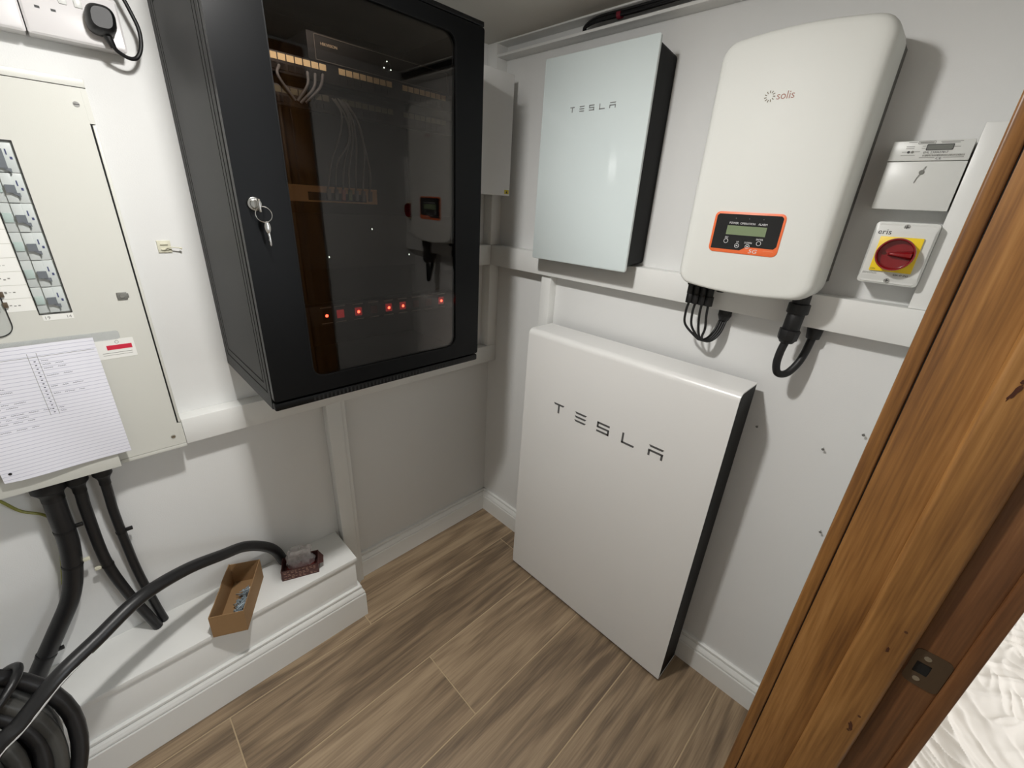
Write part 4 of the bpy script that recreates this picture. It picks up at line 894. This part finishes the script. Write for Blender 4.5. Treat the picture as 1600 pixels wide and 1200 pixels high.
part('nut', MB().cyl((1.0215, 1.329, 0.022), (0, -1, 0), 0.0185, 0.014, 8), BLACK, cg, 0.001)
part('bush', MB().cyl((1.0215, 1.3155, 0.022), (0, -1, 0), 0.0185, 0.016, 18, 0.0125), BLACK, cg, 0.001)

ac = thing('mains_connector', 'thick black connector hanging at the bottom right of the inverter', 'connector', (1.20, 1.35, 0.085), 'R')
part('collar', MB().cyl((1.2050, 1.412, 0.085), (0, -1, 0), 0.0185, 0.022, 20), BLACK, ac, 0.001)
part('lock_ring', MB().cyl((1.2045, 1.390, 0.085), (-0.02, -1, 0), 0.0235, 0.024, 14), BLACK, ac, 0.0015)
part('barrel', MB().cyl((1.2035, 1.366, 0.085), (-0.05, -1, 0), 0.0190, 0.042, 24), BLACK, ac, 0.0015)
part('gland_nut', MB().cyl((1.2015, 1.325, 0.085), (-0.05, -1, 0), 0.0240, 0.026, 8, 0.0225), BLACK, ac, 0.0015)
part('tail_nut', MB().cyl((1.2005, 1.2990, 0.085), (-0.05, -1, 0), 0.0200, 0.008, 20, 0.0150), BLACK, ac, 0.001)
solo('mains_cable', MB().tube([(1.2000, 1.298, 0.085), (1.1955, 1.265, 0.087), (1.1955, 1.232, 0.087), (1.2030, 1.208, 0.080), (1.2190, 1.2080, 0.064), (1.2320, 1.232, 0.046), (1.2385, 1.262, 0.034), (1.242, 1.303, 0.024)], 0.0092, 14), BLACK, 'thick black lead looping from the hanging connector back up to the rail', 'cable', 'R', (1.2, 1.29, 0.085))
cg = thing('conduit_end', 'black conduit end under the rail behind the thick hanging connector', 'conduit', (1.243, 1.31, 0.0), 'R')
part('bush', MB().cyl((1.2425, 1.329, 0.023), (0, -1, 0), 0.0185, 0.028, 18, 0.0150), BLACK, cg, 0.001)

# ================================================================== METER
mt = thing('electricity_meter', 'white electricity meter with small grey display right of the inverter', 'meter', (1.33, 1.67, 0.0), 'R')
part('terminal_cover', MB().box(1.2700, 1.3915, 1.6065, 1.7735 - 0.077, 0.0, 0.0500), PLAST2, mt, 0.0015)
part('meter_case', MB().box(1.2695, 1.3910, 1.6975, 1.7335, 0.0, 0.0505), PLAST2, mt, 0.0015)
MW = 0.0506
part('display', MB().box(1.3245, 1.3625, 1.7168, 1.7255, MW, MW + 0.0005), LCDG, mt, label='grey number display')
part('display_frame', MB().ring(rct(1.3235, 1.3635, 1.7158, 1.7265), rct(1.3247, 1.3623, 1.7170, 1.7253), MW, MW + 0.0007), PRINT, mt)
part('type_badge', MB().ring(rct(1.309, 1.335, 1.7272, 1.7325), rct(1.3097, 1.3343, 1.7278, 1.7319), MW, MW + 0.0005).box(1.3115, 1.3325, 1.7288, 1.7308, MW, MW + 0.0004), PRINTG, mt)
for u_ in (1.2985, 1.3045): part('optical_port', MB().cyl((u_, 1.7135, MW), (0, 0, 1), 0.0023, 0.001, 12), PRINT if u_ < 1.30 else GREYM, mt)
text('meter_print', 'EML 2300627817', 1.3215, 1.7105, MW, 0.0052, PRINT, mt)
bar = MB(); rr = random.Random(2); u_ = 1.3220
while u_ < 1.383:
    w_ = rr.choice((0.0005, 0.0009, 0.0013)); bar.box(u_, u_ + w_, 1.7052, 1.7085, MW, MW + 0.0003); u_ += w_ + rr.choice((0.0004, 0.0008))
part('barcode', bar, PRINTG, mt, kind='stuff')
text('meter_print', 'CE', 1.3430, 1.6995, MW, 0.0060, PRINT, mt, sx=1.2)
ln = MB()
for a_, b_, v_ in ((1.294, 1.307, 1.7305), (1.2925, 1.3055, 1.7228), (1.293, 1.3055, 1.7196), (1.288, 1.2955, 1.7132), (1.307, 1.316, 1.7136), (1.288, 1.310, 1.7074), (1.317, 1.3225, 1.7232), (1.317, 1.3225, 1.7192), (1.364, 1.373, 1.7208), (1.318, 1.341, 1.7025), (1.353, 1.383, 1.7028), (1.342, 1.374, 1.7302), (1.344, 1.370, 1.7280)):
    ln.box(a_, b_, v_, v_ + 0.0009, MW, MW + 0.0003)
part('small_print', ln, PRINTG, mt)
sc_ = part('sealing_screw', MB().cyl((1.3305, 1.6770, 0.0500), (0, 0, 1), 0.0042, 0.003, 14, 0.0036), GREYM, mt)
part('seal_wire', MB().tube([(1.3315, 1.6805, 0.0525), (1.3345, 1.6875, 0.0515)], 0.0006, 6).tube([(1.3290, 1.6735, 0.0525), (1.3265, 1.6670, 0.0520), (1.3245, 1.6575, 0.0512)], 0.0006, 6), PRINTG, mt)

# ================================================================== ISOLATOR SWITCH
iso = thing('isolator_switch', 'white isolator with yellow plate and round red rotary switch', 'switch', (1.34, 1.52, 0.0), 'R')
part('back_case', MB().box(1.2925, 1.3930, 1.4580, 1.5810, 0.0, 0.0440), PLAST2, iso, 0.002)
IW = 0.0700
part('front_case', MB().loft([[(a, b, 0.0455) for a, b in rrect(1.2915, 1.3940, 1.4570, 1.5820, 0.007)], [(a, b, IW - 0.006) for a, b in rrect(1.2915, 1.3940, 1.4570, 1.5820, 0.007)], [(a, b, IW) for a, b in rrect(1.2950, 1.3905, 1.4740, 1.5660, 0.004)]]), PLAST2, iso)
for v0_, v1_ in ((1.4585, 1.4715), (1.5685, 1.5800)): part('screw_channel', MB().loft([[(a, b, IW - 0.0065) for a, b in rrect(1.2955, 1.3900, v0_, v1_, 0.005)], [(a, b, IW - 0.0035) for a, b in rrect(1.2975, 1.3880, v0_ + 0.0015, v1_ - 0.0015, 0.004)]]), PLAST2, iso)
for v_ in (1.4655, 1.5735):
    s_ = part('screw', MB().cyl((1.3430, v_, IW - 0.0036), (0, 0, 1), 0.0055, 0.002, 18, 0.0050), STEEL, iso)
    part('screw_cross', MB().box(1.3395, 1.3465, v_ - 0.0006, v_ + 0.0006, IW - 0.0017, IW - 0.0013).box(1.3424, 1.3436, v_ - 0.0035, v_ + 0.0035, IW - 0.0017, IW - 0.0013), BLACK, s_)
part('yellow_plate', MB().box(1.3070, 1.3775, 1.4835, 1.5535, IW + 0.0002, IW + 0.0050), YELLOW, iso, 0.001)
KC = (1.3425, 1.5200)
RW = IW + 0.0052
def circ(r, w): return [(KC[0] + r * cos(2 * pi * i / 40), KC[1] + r * sin(2 * pi * i / 40), w) for i in range(40)]
kn = part('red_dial', MB().loft([circ(0.0300, RW), circ(0.0318, RW + 0.006), circ(0.0325, RW + 0.020), circ(0.0318, RW + 0.0225), circ(0.0295, RW + 0.0225), circ(0.0285, RW + 0.021), circ(0.0275, RW + 0.009), circ(0.012, RW + 0.008)]), RED, iso)
part('dial_grip', MB().loft([[(KC[0] - 0.013, KC[1] - 0.0035, RW + 0.009), (KC[0] + 0.027, KC[1] - 0.010, RW + 0.009), (KC[0] + 0.027, KC[1] + 0.010, RW + 0.009), (KC[0] - 0.013, KC[1] + 0.0035, RW + 0.009)], [(KC[0] - 0.009, KC[1] - 0.0015, RW + 0.021), (KC[0] + 0.0265, KC[1] - 0.0040, RW + 0.022), (KC[0] + 0.0265, KC[1] + 0.0040, RW + 0.022), (KC[0] - 0.009, KC[1] + 0.0015, RW + 0.021)]]), RED, kn, 0.0008)
part('lock_eye', MB().cyl((KC[0] - 0.019, KC[1] + 0.001, RW + 0.0085), (0, 0, 1), 0.0033, 0.0012, 14), mat('dark_red_eye', (0.35, 0.16, 0.14), 0.4, 0.5), kn)
text('brand_print', 'eris', 1.2990, 1.5575, IW + 0.0001, 0.0150, PRINT, iso, sx=1.05)
text('small_print', 'EISMFST63A', 1.2975, 1.4765, IW + 0.0001, 0.0048, PRINTG, iso); text('small_print', '63A 4P IP65', 1.3500, 1.4765, IW + 0.0001, 0.0050, PRINT, iso)
text('plate_print', 'ON', 1.3092, 1.4860, IW + 0.0050, 0.0048, PRINT, iso)

# ================================================================== WALL SCREWS, CEILING CABLES
k = 0
for x_, z_, lb in ((1.1820, 1.0157, 'small screw in the right wall, just right of the battery top'), (1.3456, 1.0174, 'lone small screw in the middle of the bare right wall'), (1.4090, 0.7784, 'small screw in the right wall, low beside the door frame'), (1.4110, 1.0901, 'small screw in the right wall, highest of those beside the door frame')):
    t_ = thing('wall_screw', lb, 'screw', (x_, z_, 0.0), 'R', 'screws left in the bare wall')
    part('shank', MB().cyl((x_, z_, 0.0003), (0, 0, 1), 0.0014, 0.0085, 8), STEEL, t_); part('head', MB().cyl((x_, z_, 0.0088), (0, 0, 1), 0.0020, 0.0022, 12, 0.0035), GREYM, t_)
SH = 2.0665
cb = [((0.445, 0.024), (0.413, 0.030), (0.421, 0.042), (0.47, 0.044), (0.62, 0.042), (0.80, 0.044), (1.1, 0.03), (1.44, 0.03)),]
for i in range(5):
    z_ = SH + 0.0160 + 0.0050 * (i % 3) + (0.003 if i > 2 else 0); r_ = 0.0034
    yy = 0.040 - 0.0085 * (i // 3) - 0.002 * (i % 2)
    solo('ceiling_cable', MB().tube([(1.44, z_, yy), (1.1, z_ + 0.001, yy), (0.80, z_ + 0.002 * (i % 2), yy), (0.60, z_ - 0.001 * (i % 2), yy + 0.002), (0.49 - 0.008 * i, z_ + 0.002, yy), (0.432 - 0.004 * i, SH + 0.013 + 0.001 * i, yy - 0.004), (0.412 + 0.004 * i, SH + 0.0055, yy - 0.016), (0.445 + 0.01 * i, SH + 0.0050, yy - 0.022 + 0.0), (0.62, SH + 0.0050, yy - 0.024), (1.43, SH + 0.005, yy - 0.024)], r_, 8, 5), BLACK, 'thin black cable in the bundle looping on the narrow shelf under the ceiling', 'cable', 'R', (0.8, SH, 0.03), group='cables on the shelf under the ceiling')
solo('red_tape', MB().tube([(0.540, SH + 0.020, 0.036), (0.553, SH + 0.020, 0.036)], 0.0105, 12), mat('dark_red_tape', (0.45, 0.10, 0.16), 0.5), 'dark red tape round the cables on the narrow top shelf', 'tape', 'R', (0.546, SH, 0.036))

# ================================================================== DUST SHEET beyond the doorway
nx, ny = 330, 560; vs = []; x0_, x1_, y0_, y1_ = 1.64, 2.75, -0.7, 2.3
for j in range(ny + 1):
    for i in range(nx + 1):
        x_ = x0_ + (x1_ - x0_) * i / nx; y_ = y0_ + (y1_ - y0_) * j / ny
        a_ = x_ * 0.93 + y_ * 0.36; b_ = -x_ * 0.36 + y_ * 0.93
        p_ = Vector((a_ * 2.2, b_ * 1.3, 0.3))
        w1 = noise.noise(p_ * 1.2); w2 = noise.noise(p_ * 1.3 + Vector((7, 3, 2)))
        q1 = Vector((a_ * 6.5 + w1 * 2.2, b_ * 1.5 + w2 * 1.8, 1.0)); q2 = Vector((a_ * 16 + w2 * 3.0, b_ * 3.2 + w1 * 3.0, 4.0)); q3 = Vector((a_ * 8 + b_ * 9 + w1 * 4, b_ * 3 - a_ * 3 + w2 * 2, 9.0))
        g1 = (1 - min(1, abs(noise.noise(q1)) * 2.6)) ** 2.0; g2 = (1 - min(1, abs(noise.noise(q2)) * 2.8)) ** 1.6; g3 = (1 - min(1, abs(noise.noise(q3)) * 3.6)) ** 2.5
        z_ = 0.004 + 0.024 * g1 + 0.0075 * g2 + 0.011 * g3 + 0.012 * (0.5 + noise.noise(p_ * 2.5)) + 0.0012 * noise.noise(p_ * 22)
        vs.append((x_, y_, max(0.001, z_)))
fs = [(j * (nx + 1) + i, j * (nx + 1) + i + 1, (j + 1) * (nx + 1) + i + 1, (j + 1) * (nx + 1) + i) for j in range(ny) for i in range(nx)]
solo('dust_sheet', MB().add(vs, fs), mat('cotton_sheet', (0.87, 0.83, 0.785), 0.8, bump=0.4, bscale=500, var=0.05, vscale=3), 'crumpled cream dust sheet on the floor beyond the door frame', 'dust sheet')
print('objects', len(bpy.data.objects), 'planks', pc)
